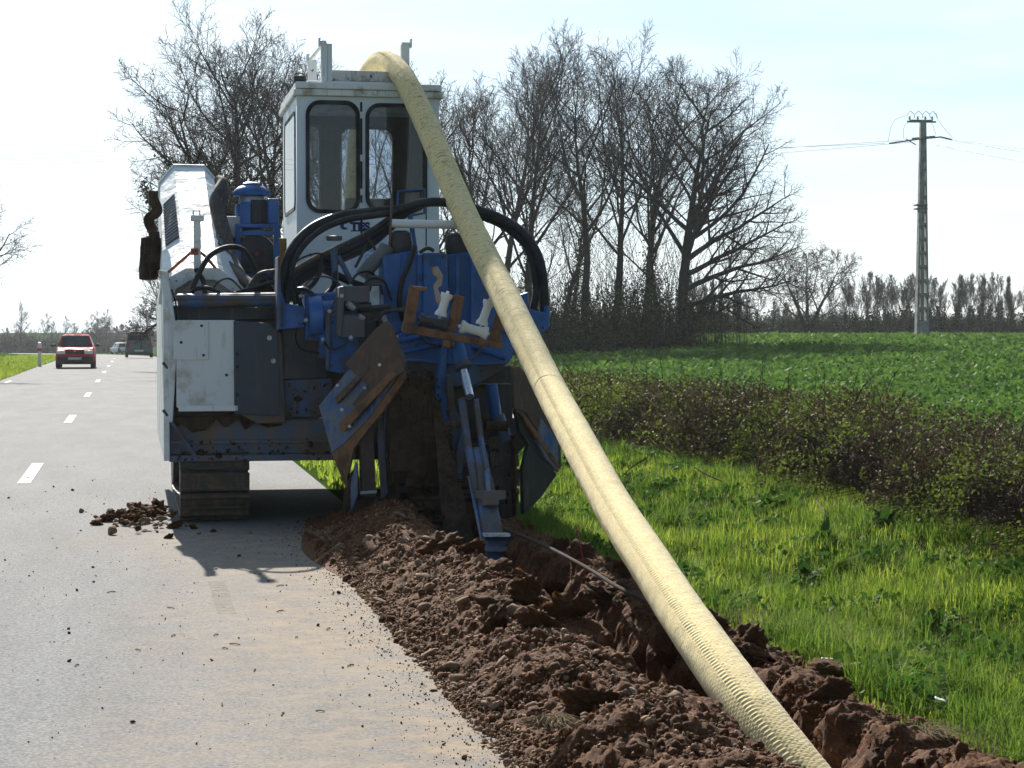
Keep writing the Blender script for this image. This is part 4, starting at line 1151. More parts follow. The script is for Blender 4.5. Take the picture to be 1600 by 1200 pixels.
arm('arm_rib', [(731, 745), (737, 742), (756, 842), (762, 896), (756, 870), (746, 820)], 0.05, P_bluepl, 0.03)
arm('cross_bracket', [(743, 767), (791, 767), (791, 780), (780, 781), (780, 790), (754, 790), (754, 781), (743, 778)], -0.04, P_rust, 0.05)
arm('lower_bracket', [(757, 838), (797, 838), (797, 862), (757, 862)], -0.05, P_bluegrey, 0.02)
arm('lower_bracket', [(756, 834), (798, 834), (798, 839), (756, 839)], -0.12, P_silver, 0.08)
arm('lug', [(757, 738), (764, 731), (768, 770), (762, 785)], -0.03, P_bluepl, 0.02)
rod('bolt', (791, 852, skew_arm(790, 852) - 0.06), (791, 852, skew_arm(790, 852) - 0.03), 0.012, P_dark, n=8)
MB().tube([L(775, 893, -2.52), L(776, 880, -2.54), L(784, 873, -2.54), L(792, 880, -2.54), L(793, 893, -2.52)], 0.011, 8).build('lifting_ring', P_silver, TM, smooth_=True)
sp = MB()
pa_, pb_, pc_, pd_ = L(768, 893, -2.40), L(832, 893, -2.55), L(832, 926, -2.6), L(770, 926, -2.45)
sp.prism([pa_, L(815, 893, -2.62), L(822, 926, -2.62), pd_], (0, 0.03, 0))
sp.prism([L(815, 893, -2.62), L(829, 899, -2.2), L(831, 928, -2.2), L(822, 926, -2.62)], (0.02, 0.01, 0))
sp.prism([pa_, L(762, 897, -2.1), L(764, 926, -2.1), pd_], (0.02, 0.01, 0))
sp.build('crumber_shoe', P_silver, TM, bevel=0.004)
plate('pin_plate', [(690, 659), (712, 658), (713, 670), (700, 672), (697, 680), (690, 672)], -0.70, 0.04, P_rust)
rod('pin', (690, 664, -0.66), (728, 662, -0.66), 0.028, P_rust, n=12)
rod('pin', (758, 665, -0.55), (793, 666, -0.55), 0.040, P_mud, n=12)

# --- left digging blade
BL = lambda x, y: -0.62 - (x - 500) / 130 * 0.45
def blade(name, px, w0, th, mat, parent=TM, bevel=0.005):
    P = [L(x, y, BL(x, y) + w0) for x, y in px]
    return MB().prism(P, (0.02, th, 0)).build(name, mat, parent, bevel=bevel)
blade('blue_blade', [(544, 578), (498, 634), (518, 708), (537, 694), (575, 655), (626, 581), (600, 560)], 0.0, 0.03, P_bluepl)
blade('rusty_blade', [(539, 569), (586, 514), (603, 501), (609, 506), (633, 565), (631, 580), (600, 603), (562, 640), (549, 632), (574, 600), (560, 590)], -0.05, 0.03, P_rust)
blade('blade_slot', [(522, 622), (574, 570), (578, 575), (527, 631)], -0.055, 0.03, P_rust, bevel=0.004)
blade('blade_slot', [(529, 662), (612, 578), (620, 585), (538, 674), (531, 673)], -0.06, 0.035, P_orange, bevel=0.004)
blade('blade_edge', [(517, 707), (535, 693), (577, 651), (631, 578), (634, 590), (600, 640), (575, 672), (553, 700), (542, 748), (545, 770), (536, 752)], 0.01, 0.05, P_orange)
for x, y in ((593, 570), (570, 606), (527, 602), (534, 640), (546, 666)): 
    rod('bolt', (x, y, BL(x, y) - 0.085), (x, y, BL(x, y) - 0.05), 0.013, P_silver, n=8)
lg = empty('blade_leg'); lg.parent = TM
def lgp(name, px, v, th, mat): 
    return MB().prism([L(x, y, v) for x, y in px], (0, th, 0)).build(name, mat, lg, bevel=0.006)
lgp('leg_column', [(562, 640), (582, 632), (588, 780), (565, 782)], -0.72, 0.12, P_rust)
lgp('leg_strut', [(590, 655), (598, 650), (606, 770), (597, 782), (592, 720)], -0.78, 0.05, P_bluegrey)
lgp('leg_strut', [(606, 600), (622, 612), (616, 690), (606, 720), (600, 690)], -0.5, 0.05, P_bluegrey)
lgp('leg_shoe', [(541, 775), (548, 745), (560, 735), (563, 775), (597, 778), (604, 790), (598, 812), (570, 822), (545, 822), (538, 812)], -0.82, 0.20, P_mud)
lgp('leg_shoe', [(548, 760), (556, 722), (560, 724), (559, 775), (549, 800)], -0.86, 0.03, P_bluepl)
lgp('leg_bar', [(562, 768), (589, 766), (589, 771), (562, 773)], -0.75, 0.02, P_silver)

# --- right digging blade, mostly in its own shade
BR = lambda x, y: -0.55 - (880 - x) / 130 * 0.35
def bladeR(name, px, w0, th, mat, bevel=0.005):
    P = [L(x, y, BR(x, y) + w0) for x, y in px]
    return MB().prism(P, (-0.02, th, 0)).build(name, mat, TM, bevel=bevel)
bladeR('rusty_blade', [(802, 575), (812, 572), (840, 610), (876, 690), (878, 730), (872, 726), (822, 645), (804, 638)], 0.0, 0.03, P_rust)
bladeR('blue_blade', [(845, 652), (872, 690), (873, 738), (852, 716), (840, 690)], -0.02, 0.03, P_bluepl)
bladeR('blade_slot', [(812, 645), (818, 643), (876, 728), (877, 733), (870, 730)], -0.03, 0.03, P_orange)
bladeR('blade_edge', [(806, 640), (822, 660), (870, 742), (845, 778), (819, 804), (817, 735), (826, 695), (812, 672)], 0.04, 0.05, P_dark)
plate('blade_shield', [(763, 684), (802, 680), (812, 668), (826, 692), (806, 712), (803, 808), (786, 812), (772, 780)], -0.42, 0.05, P_dark)
rod('blade_rod', (768, 600, -0.35), (776, 655, -0.35), 0.045, P_blue, n=14)
rod('blade_rod', (776, 650, -0.35), (790, 690, -0.38), 0.06, P_bluegrey, n=14)
rod('blade_leg', (802, 680, -0.46), (803, 806, -0.48), 0.018, P_mud, n=10)

# --- pipe guide rollers on a rusty frame
gd = empty('pipe_guide'); gd.parent = TM
VG = -1.15
def gp(name, px, v, th, mat, bevel=0.006): return MB().prism([L(x, y, v) for x, y in px], (0, th, 0)).build(name, mat, gd, bevel=bevel)
gp('guide_bar', [(629, 509), (640, 507), (786, 536), (786, 545), (770, 543), (630, 519)], VG, 0.09, P_orange)
gp('guide_upright', [(640, 447), (655, 452), (655, 464), (648, 508), (629, 514), (633, 490)], VG + 0.02, 0.03, P_orange)
gp('guide_upright', [(641, 446), (668, 449), (667, 454), (654, 455), (648, 452)], VG + 0.01, 0.05, P_orange)
gp('guide_upright', [(711, 460), (726, 464), (719, 500), (712, 520), (698, 516), (704, 490)], VG + 0.02, 0.04, P_orange)
gp('guide_upright', [(776, 486), (786, 500), (783, 535), (764, 532), (770, 510)], VG + 0.02, 0.04, P_orange)
gp('guide_foot', [(693, 520), (706, 522), (704, 545), (692, 540)], VG + 0.03, 0.05, P_orange)
def roller(p, q, mat, r=0.036):
    a, b = L(*p), L(*q); d = (b - a); ln = d.length
    MB().lathe([(0.012, -0.02), (0.012, 0.0), (r * 1.45, 0.0), (r * 1.45, 0.02), (r, 0.05), (r, ln - 0.05), (r * 1.45, ln - 0.02), (r * 1.45, ln), (0.012, ln), (0.012, ln + 0.02)], a, 20, d).build('guide_roller', mat, gd, smooth_=True)
roller((655, 499, VG + 0.0), (698, 508, VG + 0.0), P_dark)
roller((720, 510, VG + 0.0), (761, 521, VG + 0.0), P_plastic, 0.034)
roller((688, 494, VG + 0.05), (699, 459, VG + 0.05), P_plastic, 0.032)
roller((752, 508, VG + 0.05), (765, 470, VG + 0.05), P_plastic, 0.032)
rod('guide_arm', (700, 530, -0.9), (706, 540, -0.4), 0.03, P_orange)
MB().tube([L(655, 500, VG + 0.1), L(700, 520, -0.6), L(705, 540, -0.2)], 0.03, 10).build('guide_arm', P_blue, gd, smooth_=True)

# --- blue gear on the left of the tower
plate('boom_bracket', [(432, 462), (440, 456), (446, 474), (470, 478), (476, 480), (476, 512), (432, 516)], -0.12, 0.25, P_blue)
plate('bracket_cheek', [(434, 400), (438, 400), (440, 514), (432, 516)], -0.18, 0.30, P_bluegrey)
c = L(492, 494, -0.10)
MB().lathe([(0.03, -0.05), (0.15, -0.05), (0.16, -0.03), (0.16, 0.05), (0.12, 0.06), (0.12, 0.30)], c, 26, (1, 0, 0.05)).build('slew_flange', P_blue, TM, smooth_=True)
bx('flange_plate', 477, 458, 512, 532, -0.08, 0.02, P_blue)
rod('flange_shaft', (505, 468, 0.0), (540, 466, 0.0), 0.055, P_blue, n=18)
plate('gearbox', [(508, 490), (518, 484), (545, 486), (560, 500), (560, 588), (512, 580)], -0.20, 0.34, P_blue)
plate('gearbox_edge', [(508, 484), (532, 484), (536, 490), (518, 496), (516, 578), (510, 578)], -0.23, 0.03, P_bluegrey)
bx('gear_motor', 500, 515, 512, 560, -0.16, 0.1, P_blue)
plate('dark_hopper', [(440, 512), (500, 505), (512, 592), (440, 594)], 0.0, 0.10, P_dark)
bx('valve_box', 533, 447, 578, 472, -0.34, -0.10, P_grey); bx('valve_box', 530, 492, 570, 527, -0.36, -0.1, P_grey)
plate('valve_bracket', [(530, 448), (540, 446), (534, 527), (527, 524)], -0.38, 0.28, P_grey)
for x, y in ((542, 474), (560, 494), (545, 478)): rod('valve_fitting', (x, y, -0.36), (x + 8, y + 4, -0.34), 0.022, P_silver, n=10)
rod('valve_pipe', (560, 484, -0.2), (610, 480, -0.15), 0.028, P_dark); rod('valve_pipe', (540, 480, -0.3), (580, 478, -0.3), 0.03, P_dark)
MB().tube(catmull([L(x, y, 0.1) for x, y in ((566, 432), (580, 414), (600, 394), (606, 384))], 5), [0.06] * 11 + [0.066] * 4 + [0.05], 18).build('filter_canister', P_canister, TM, smooth_=True)
bx('filter_mount', 575, 430, 600, 446, 0.0, 0.2, P_grey)
rod('post_tube', (522, 388, 0.2), (524, 450, 0.2), 0.028, P_bluegrey, n=12)
c = L(522, 376, 0.2); MB().lathe([(0.06, 0.0), (0.065, 0.015), (0.065, 0.035), (0.02, 0.04)], c, 14).build('breather_cap', P_grey, TM)
rod('strut', (528, 400, 0.2), (550, 442, 0.2), 0.022, P_bluegrey); rod('strut', (555, 418, 0.25), (574, 382, 0.25), 0.012, P_dark); rod('strut', (575, 372, 0.25), (594, 402, 0.25), 0.012, P_dark)
plate('right_bracket', [(824, 490), (832, 482), (838, 486), (852, 488), (853, 478), (859, 478), (859, 512), (846, 522), (832, 520), (826, 510)], -0.10, 0.22, P_blue)
plate('right_cheek', [(786, 470), (826, 456), (828, 520), (800, 545)], 0.05, 0.12, P_blue)
rod('blue_rod', (640, 330, 0.4), (650, 400, 0.4), 0.022, P_blue, n=12)

# --- hoses
hose('hydraulic_hose', [(437, 500, 0.0), (441, 440, 0.05), (455, 392, 0.1), (485, 358, 0.2), (530, 338, 0.3), (580, 331, 0.35), (625, 327, 0.35), (655, 318, 0.3), (690, 316, 0.3), (730, 324, 0.3), (775, 338, 0.25), (815, 362, 0.2), (840, 398, 0.1), (849, 440, 0.05), (851, 490, 0.0)], 0.038, P_rubber, n=14)
hose('hydraulic_hose', [(446, 498, -0.06), (450, 450, 0.0), (462, 402, 0.05), (492, 366, 0.15), (535, 345, 0.25), (590, 336, 0.3), (620, 332, 0.3)], 0.026, P_rubber)
hose('hydraulic_hose', [(700, 322, 0.34), (740, 334, 0.32), (784, 352, 0.3), (818, 380, 0.2), (832, 410, 0.12), (838, 450, 0.08), (832, 490, 0.02)], 0.030, P_rubber)
for dx, dy, rr, m in ((0, 0, 0.038, P_rubber), (3, 8, 0.030, P_rubber), (-3, -7, 0.026, P_dusty), (5, 12, 0.018, P_dusty)):
    hose('boom_hose', [(442 + dx, 450 + dy, 0.22), (472 + dx, 425 + dy, 0.25), (505 + dx, 407 + dy, 0.3), (535 + dx, 393 + dy, 0.33), (570 + dx, 376 + dy, 0.35), (604 + dx, 352 + dy * .7, 0.38), (625 + dx, 334 + dy * .5, 0.4), (650 + dx, 320 + dy * .4, 0.4)], rr, m)
hose('hose', [(504, 400, 0.25), (500, 425, 0.2), (488, 445, 0.15), (468, 460, 0.1)], 0.020, P_rubber)
hose('hose', [(524, 420, 0.2), (522, 445, 0.15), (508, 462, 0.1)], 0.020, P_rubber)
hose('hose', [(500, 418, 0.3), (530, 432, 0.3), (556, 444, 0.3), (580, 450, 0.3)], 0.032, P_rubber)
hose('hose', [(465, 452, -0.05), (476, 452, -0.10), (490, 462, -0.12), (497, 478, -0.1)], 0.018, P_rubber)
hose('hose', [(448, 430, 0.05), (455, 450, 0.0), (462, 475, -0.04)], 0.020, P_rubber); hose('hose', [(456, 432, 0.05), (464, 455, 0.0), (470, 478, -0.04)], 0.018, P_rubber)
hose('hose', [(300, 452, 0.15), (312, 425, 0.2), (330, 398, 0.3), (358, 386, 0.4), (382, 392, 0.5), (398, 420, 0.6), (402, 452, 0.6)], 0.022, P_rubber)
hose('hose', [(298, 460, 0.1), (305, 452, 0.1), (325, 450, 0.15), (352, 460, 0.2), (390, 452, 0.3), (430, 440, 0.3), (448, 445, 0.25)], 0.017, P_rubber)
hose('hose', [(385, 455, 0.3), (405, 430, 0.4), (432, 424, 0.4)], 0.024, P_dusty)
hose('hose', [(590, 512, -0.2), (592, 496, -0.28), (606, 486, -0.28), (632, 484, -0.22), (646, 490, -0.18)], 0.018, P_dusty)
hose('hose', [(306, 420, 0.32), (318, 440, 0.3), (320, 462, 0.2)], 0.02, P_rubber)
MB().tube([L(268, 452, 0.05), L(274, 470, 0.03), L(278, 500, 0.0), L(276, 520, -0.05)], 0.007, 6).build('chain', P_dark, TM)
for q in range(26):
    k = rnd.uniform(0, 1); x = 455 + 190 * k; y = 452 - 125 * k + rnd.uniform(-10, 16)
# small fittings and thin lines between the valve block, the tower and the deck
for pts in ([(470, 462, -0.02), (482, 440, 0.05), (505, 432, 0.1), (526, 440, 0.05), (540, 458, -0.1)], [(548, 447, -0.15), (556, 430, -0.1), (575, 424, 0.0), (590, 436, 0.05), (598, 460, -0.05)],
            [(566, 450, -0.2), (578, 436, -0.15), (600, 440, -0.1), (612, 470, -0.1)], [(515, 486, -0.22), (524, 470, -0.3), (534, 462, -0.36)], [(505, 530, -0.2), (516, 545, -0.28), (536, 540, -0.3), (548, 527, -0.34)],
            [(478, 500, -0.12), (462, 520, -0.1), (470, 545, -0.05), (500, 552, -0.18)], [(655, 520, -0.25), (668, 535, -0.32), (690, 540, -0.36), (708, 532, -0.46)], [(745, 515, -0.2), (752, 540, -0.26), (740, 560, -0.32), (728, 560, -0.5)],
            [(392, 455, 0.35), (400, 440, 0.45), (415, 436, 0.5), (428, 450, 0.4), (446, 470, 0.05)], [(330, 455, 0.25), (342, 440, 0.3), (360, 436, 0.35), (380, 455, 0.3)], [(566, 520, -0.3), (578, 505, -0.34), (592, 500, -0.3), (604, 515, -0.22)],
            [(452, 420, 0.15), (470, 404, 0.2), (498, 396, 0.25), (515, 408, 0.22), (523, 425, 0.18)]):
    hose('thin_hose', pts, rnd.choice([0.008, 0.010, 0.013]), rnd.choice([P_rubber, P_dusty, P_dark]), n=8, per=6)
for x, y, v in ((470, 462, -.02), (548, 447, -.17), (566, 450, -.22), (515, 486, -.23), (505, 530, -.21), (478, 500, -.13), (655, 520, -.25), (745, 515, -.21), (534, 462, -.37), (548, 527, -.37)):
    rod('hose_fitting', (x, y, v - .015), (x + 1, y + 3, v + .03), 0.017, P_silver, n=6)
for x, y, v in ((642, 520, -.19), (660, 516, -.19), (688, 512, -.19), (760, 512, -.19), (790, 520, -.19), (640, 575, -.25), (664, 578, -.25), (752, 580, -.25), (775, 574, -.25), (665, 402, -.11), (692, 402, -.11), (664, 505, -.11), (702, 505, -.11),
                (515, 492, -.21), (554, 500, -.21), (554, 575, -.21), (518, 572, -.21), (480, 464, -.09), (506, 464, -.09), (480, 526, -.09), (506, 526, -.09), (440, 508, -.13), (468, 506, -.13), (440, 482, -.13), (848, 512, -.11), (836, 506, -.11),
                (300, 690, .01), (360, 690, .01), (420, 688, .01), (480, 686, .01), (530, 684, .01), (452, 600, .01), (512, 600, .01), (452, 645, .01)):
    rod('bolt', (x, y, v - .012), (x, y, v + .01), 0.012, P_dark, n=6)
rod('white_tube', (611, 349, 0.1), (742, 352, 0.1), 0.034, P_pvc, n=16)
rod('thin_rod', (612, 308, 0.07), (608, 408, 0.07), 0.010, P_rust, n=8)
# ------------------------------------------------------------------ bare trees
M_bark = make_soil_mat('grey_brown_bark', (0.014, 0.012, 0.010), (0.030, 0.025, 0.021), (0.06, 0.052, 0.044), 0.6)
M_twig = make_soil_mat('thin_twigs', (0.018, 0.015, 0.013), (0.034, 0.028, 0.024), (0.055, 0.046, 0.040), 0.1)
M_ivy = leafmat('ivy_leaves', [(0.010, 0.022, 0.006), (0.020, 0.040, 0.011), (0.045, 0.070, 0.018)], 0.15, 0.40, 0.8)
M_scrub = leafmat('scrub_leaves', [(0.028, 0.038, 0.012), (0.060, 0.080, 0.020), (0.12, 0.14, 0.032)], 0.25, 0.6, 0.7)
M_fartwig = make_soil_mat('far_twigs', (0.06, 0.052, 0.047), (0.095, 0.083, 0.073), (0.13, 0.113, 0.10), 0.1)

class Tubes:
    """many tapered limbs in one mesh"""
    def __init__(s): s.V = []; s.F = []; s.n = 0
    def add(s, P, rad, k):
        P = np.asarray(P, float); m = len(P)
        T = np.gradient(P, axis=0); T /= (np.linalg.norm(T, axis=1)[:, None] + 1e-9)
        ref = np.array([0, 0, 1.0]) if abs(T[0, 2]) < 0.85 else np.array([1.0, 0, 0])
        a = np.cross(T, ref); a /= (np.linalg.norm(a, axis=1)[:, None] + 1e-9); b = np.cross(a, T)
        t = np.arange(k) * 2 * math.pi / k
        ring = P[:, None, :] + np.asarray(rad)[:, None, None] * (np.cos(t)[None, :, None] * a[:, None, :] + np.sin(t)[None, :, None] * b[:, None, :])
        i = s.n + np.arange(m * k).reshape(m, k); j = np.roll(i, -1, 1)
        s.V.append(ring.reshape(-1, 3)); s.F.append(np.stack([i[:-1], j[:-1], j[1:], i[1:]], -1).reshape(-1, 4)); s.n += m * k
    def build(s, name, mat, parent=None):
        return fast_mesh(name, np.concatenate(s.V), np.concatenate(s.F), mat, parent, smooth_=True)

def grow(seed, H=13.0, r0=0.22, first=0.30, spread=38, n1=13, n2=8, n3=7, n4=4, lean=(0, 0), forks=1, low=None, up=0.07, curl=0.075, twig=0.012, lenk=0.66):
    R_ = np.random.default_rng(seed)
    trunk, crown = Tubes(), Tubes()
    limbs = []                      # main axes for ivy
    def path(p, d, ln, seg, wob, trop):
        P = [p.copy()]; d = d / np.linalg.norm(d)
        for k in range(seg):
            d = d + R_.normal(size=3) * wob + np.array([0, 0, trop]); d /= np.linalg.norm(d)
            P.append(P[-1] + d * ln / seg)
        return np.array(P)
    def side(d, ang, az):
        d = d / np.linalg.norm(d); ref = np.array([0, 0, 1.0]) if abs(d[2]) < 0.9 else np.array([1.0, 0, 0])
        a = np.cross(d, ref); a /= np.linalg.norm(a); b = np.cross(a, d)
        return d * math.cos(ang) + (a * math.cos(az) + b * math.sin(az)) * math.sin(ang)
    def sub(P, r, lvl, ln, counts, start):
        n = counts[0]
        az = R_.uniform(0, 6.28)
        for k in range(n):
            t = start + (1 - start) * (k + R_.uniform(0.1, 0.9)) / n
            f = t * (len(P) - 1); i = min(int(f), len(P) - 2); p = P[i] + (P[i + 1] - P[i]) * (f - i)
            d = P[i + 1] - P[i]; az += 2.4 + R_.normal() * 0.5
            ang = R(spread) * R_.uniform(0.65, 1.25) * (1.0 if lvl > 1 else 1.0)
            l2 = ln * (1 - 0.62 * t) * R_.uniform(0.7, 1.25)
            r2 = max(twig * 0.75, r * (1 - 0.7 * t) * R_.uniform(0.42, 0.62))
            seg = (9, 6, 4, 3)[lvl - 1]; Q = path(p, side(d, ang, az), l2, seg, curl * (1.0 if lvl < 3 else 1.3), up * (1.0 if lvl < 3 else 0.4))
            rad = np.linspace(r2, max(twig * 0.3, r2 * 0.22), seg + 1)
            crown.add(Q, rad, (6, 5, 3, 3)[lvl - 1])
            if lvl == 1: limbs.append((Q, rad))
            if len(counts) > 1: sub(Q, r2, lvl + 1, l2 * (0.66, 0.66, 0.70, 0.6)[lvl - 1], counts[1:], 0.12 if lvl > 1 else 0.2)
    for q in range(forks):
        if forks == 1: d0 = np.array([lean[0], lean[1], 1.0])
        else:
            az = 6.28 * q / forks + R_.uniform(-.4, .4); d0 = np.array([math.cos(az) * 0.34 + lean[0], math.sin(az) * 0.34 + lean[1], 1.0])
        hq = H * (R_.uniform(0.85, 1.0) if forks > 1 else 1.0); rq = r0 * (1 if forks == 1 else 0.7)
        P = path(np.array([0, 0, -0.15]), d0, hq, 16, 0.045 if forks == 1 else 0.06, 0.03)
        rad = rq * (1 - np.linspace(0, 1, 17) ** 1.1 * 0.93); rad[0] *= 1.35
        trunk.add(P, rad, 9); limbs.append((P, rad))
        sub(P, rq, 1, H * lenk, [max(3, n1 // (1 if forks == 1 else 2)), n2, n3, n4], first)
        if low and q == 0:
            for (t, az, ln_, tilt) in low:
                f = t * 16; i = int(f); p = P[i]; dd = np.array([math.cos(az) * math.cos(tilt), math.sin(az) * math.cos(tilt), math.sin(tilt)])
                Q = path(p, dd, ln_, 10, 0.10, 0.03); rr = np.linspace(r0 * 0.5, 0.02, 11)
                crown.add(Q, rr, 6); sub(Q, r0 * 0.5, 2, ln_ * 0.5, [13, 9, 5], 0.15)
    return trunk, crown, limbs

def leaf_cloud(P, size, R_, flat=0.0):
    """one small quad leaf at each point"""
    n = len(P); M = rand_rot(R_, n)
    q = np.array([(-.5, 0, 0), (0, -.32, 0.05), (.5, 0, 0), (0, .32, 0.05)])
    X = np.einsum('nij,vj->nvi', M, q) * np.asarray(size)[:, None, None] + P[:, None, :]
    return X.reshape(-1, 3), np.arange(4 * n).reshape(n, 4)

def ivy_mesh(limbs, R_, hmax, n_per_m=70, size=0.16, girth=0.34, main_only=False):
    pts, sz = [], []
    for P, rad in limbs:
        L_ = np.linalg.norm(np.diff(P, axis=0), axis=1).sum(); n = int(L_ * n_per_m)
        t = R_.random(n) * (len(P) - 1); i = np.minimum(t.astype(int), len(P) - 2); p = P[i] + (P[i + 1] - P[i]) * (t - i)[:, None]
        rr = np.interp(t, np.arange(len(P)), rad); clump = 0.5 + 1.1 * np.clip(vnoise(t * 2.1, t * 0 + P[0, 0] * 5) + 0.4, 0, 1)
        a = R_.uniform(0, 6.28, n); g = rr + np.abs(R_.normal(size=n)) * girth * clump * (1 - np.clip(p[:, 2] / hmax, 0, 1) * 0.6)
        p = p + np.stack([np.cos(a) * g, np.sin(a) * g, R_.normal(size=n) * 0.12], -1)
        k = (p[:, 2] < hmax * R_.uniform(0.6, 1.0, n)) & (p[:, 2] > 0.0)
        pts.append(p[k]); sz.append(size * R_.uniform(0.6, 1.3, k.sum()))
    return np.concatenate(pts), np.concatenate(sz)

def make_tree(name, seed, loc, label, group, ivy=None, mats=(M_bark, M_twig), rz=0.0, cat='tree', **kw):
    t = empty(name, loc, rz, label, cat, group)
    tr, cr, limbs = grow(seed, **kw)
    tr.build('trunk', mats[0], t); cr.build('crown', mats[1], t)
    if ivy:
        R_ = np.random.default_rng(seed + 1)
        P, s = ivy_mesh(limbs[:] if ivy.get('limbs') else [l for l in limbs if len(l[0]) > 12], R_, ivy['h'], ivy.get('n', 70) * 1.6, ivy.get('size', 0.125), ivy.get('girth', 0.3))
        V_, F_ = leaf_cloud(P, s, R_); fast_mesh('ivy', V_, F_, M_ivy, t)
    return t

def gnd(x, y): return float(ground_z(np.array([x]), np.array([y]))[0])
def on_ground(px, Y):
    x = (px - 800) / FPX * Y; return (x, Y, gnd(x, Y))

GT = 'tall bare trees at the corner of the field'
def tall(px, Y, top, seed, label, **kw):
    x, y, z = on_ground(px, Y)
    H = CAM_H + (518 - top) / FPX * Y - z
    kw.setdefault('H', H * 0.81); kw['spread'] = kw.get('spread', 34) + 9
    return make_tree('bare_tree', seed, (x, y, z), label, GT, **kw)
tall(742, 90, 120, 101, 'bare tree rising just right of the cab behind the yellow pipe', n1=15, spread=30, ivy=dict(h=7.0, n=120, girth=0.45))
tall(788, 94, 62, 102, 'tall bare tree behind the upper part of the pipe with a dense fan of twigs', n1=17, n2=10, spread=28, ivy=dict(h=5.0, n=60))
tall(826, 90, 66, 103, 'bare tree with ivied trunk close to the right end of the black hose arc', n1=15, spread=28, ivy=dict(h=8, n=90))
tall(868, 96, 170, 104, 'shorter bare tree with two ivy covered stems right of the blue bracket', n1=9, spread=34, forks=2, ivy=dict(h=7.0, n=120, girth=0.30))
tall(914, 88, 60, 105, 'bare tree with a clean slender forked trunk left of the middle of the clump', n1=14, first=0.42, spread=34, ivy=dict(h=2.0, n=40))
tall(962, 91, 62, 106, 'bare tree with a thick straight trunk in the middle of the clump', n1=15, first=0.36, spread=32, ivy=dict(h=4.0, n=60))
tall(1008, 95, 60, 107, 'bare tree standing just left of the big spreading tree', n1=15, first=0.3, spread=30, ivy=dict(h=6.0, n=110))
tall(1062, 88, 70, 108, 'big bare tree at right edge of the clump with long low limbs over the field', r0=0.30, n1=16, n2=10, first=0.34, spread=40,
     low=[(0.28, 0.10, 6.0, 0.42), (0.22, -0.25, 5.4, 0.25), (0.40, 0.30, 5.6, 0.62), (0.34, -0.1, 5.4, 0.5), (0.46, -0.2, 4.8, 0.75), (0.52, 0.2, 4.4, 0.7), (0.17, 0.0, 2.6, 0.15)], ivy=dict(h=3.0, n=50))
tall(1032, 92, 150, 109, 'thin leaning bare tree between the last two big trunks of the clump', r0=0.14, n1=10, first=0.3, spread=30, lean=(-0.10, 0), ivy=dict(h=6.5, n=100, girth=0.26))
tall(892, 99, 210, 113, 'low ivy smothered trunk behind the slender forked tree', r0=0.15, n1=8, first=0.4, spread=34, ivy=dict(h=8.0, n=130, girth=0.36))

GL = 'bare trees behind the machine beside the road'
def roadside(px, Y, top, seed, label, **kw):
    x, y, z = on_ground(px, Y); z = gnd(x, y)
    H = CAM_H + (518 - top) / FPX * Y - z; kw.setdefault('H', H * 0.81); kw['spread'] = kw.get('spread', 34) + 7
    return make_tree('ivied_tree', seed, (x, y, z), label, GL, **kw)
roadside(352, 74, 60, 121, 'left leaning ivied tree behind the white hood of the machine', lean=(-0.09, 0), lenk=0.52, n1=14, n2=10, first=0.30, spread=40, r0=0.24,
         low=[(0.36, 2.9, 3.8, 0.45), (0.30, 3.3, 3.4, 0.25), (0.48, 2.8, 3.2, 0.7)], ivy=dict(h=8.6, n=260, girth=0.36, limbs=True))
roadside(372, 78, 22, 122, 'tallest bare tree behind the air cleaner with a straight trunk', n1=16, n2=10, first=0.32, spread=34, r0=0.24, ivy=dict(h=8.0, n=260, girth=0.4, limbs=False))
roadside(402, 75, 70, 123, 'right leaning ivied tree between the air cleaner and the cab', lean=(0.10, 0), n1=15, n2=10, first=0.34, spread=38, r0=0.23, ivy=dict(h=8.2, n=230, girth=0.34, limbs=True))
roadside(452, 82, 80, 124, 'bare tree mostly hidden behind the left edge of the cab', n1=15, first=0.34, spread=36, r0=0.22, ivy=dict(h=6.0, n=100))
roadside(560, 86, 80, 125, 'bare tree seen through the cab windows', n1=15, first=0.25, spread=34, r0=0.22, ivy=dict(h=6.0, n=120))
roadside(640, 88, 100, 126, 'bare tree hidden behind the right half of the cab', n1=15, first=0.25, spread=34, r0=0.22, ivy=dict(h=6.0, n=120))

# two trees down the right side of the road
x, y, z = on_ground(258, 150); z = -0.5
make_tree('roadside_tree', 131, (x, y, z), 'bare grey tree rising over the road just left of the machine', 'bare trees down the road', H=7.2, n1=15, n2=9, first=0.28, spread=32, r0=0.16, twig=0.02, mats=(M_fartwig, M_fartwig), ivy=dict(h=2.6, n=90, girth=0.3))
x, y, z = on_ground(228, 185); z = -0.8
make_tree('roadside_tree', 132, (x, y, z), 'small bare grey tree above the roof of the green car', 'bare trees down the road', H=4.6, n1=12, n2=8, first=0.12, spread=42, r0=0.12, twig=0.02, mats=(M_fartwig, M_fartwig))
# crown reaching into the frame at the left edge
x, y = to_world(-9.3, 45)
make_tree('left_edge_tree'.replace('left_edge_', 'verge_'), 141, ((-62 - 800) / FPX * 62, 62, 0.1), 'bare tree whose outer twigs reach in at the left edge of the picture', None, H=7.6, n1=14, n2=10, first=0.18, spread=50, r0=0.2, lenk=0.52)

# solitary round tree in the field and the hedgerow behind it
x, y, z = on_ground(1262, 150); z = gnd(x, y)
make_tree('round_tree', 151, (x, y, z), 'solitary low bare tree with a wide round crown left of the concrete pole', None, H=7.0, r0=0.28, first=0.2, n1=14, n2=9, forks=3, spread=56, lenk=0.62, up=0.05, twig=0.022, mats=(M_bark, M_fartwig), ivy=dict(h=2.2, n=110, girth=0.16))

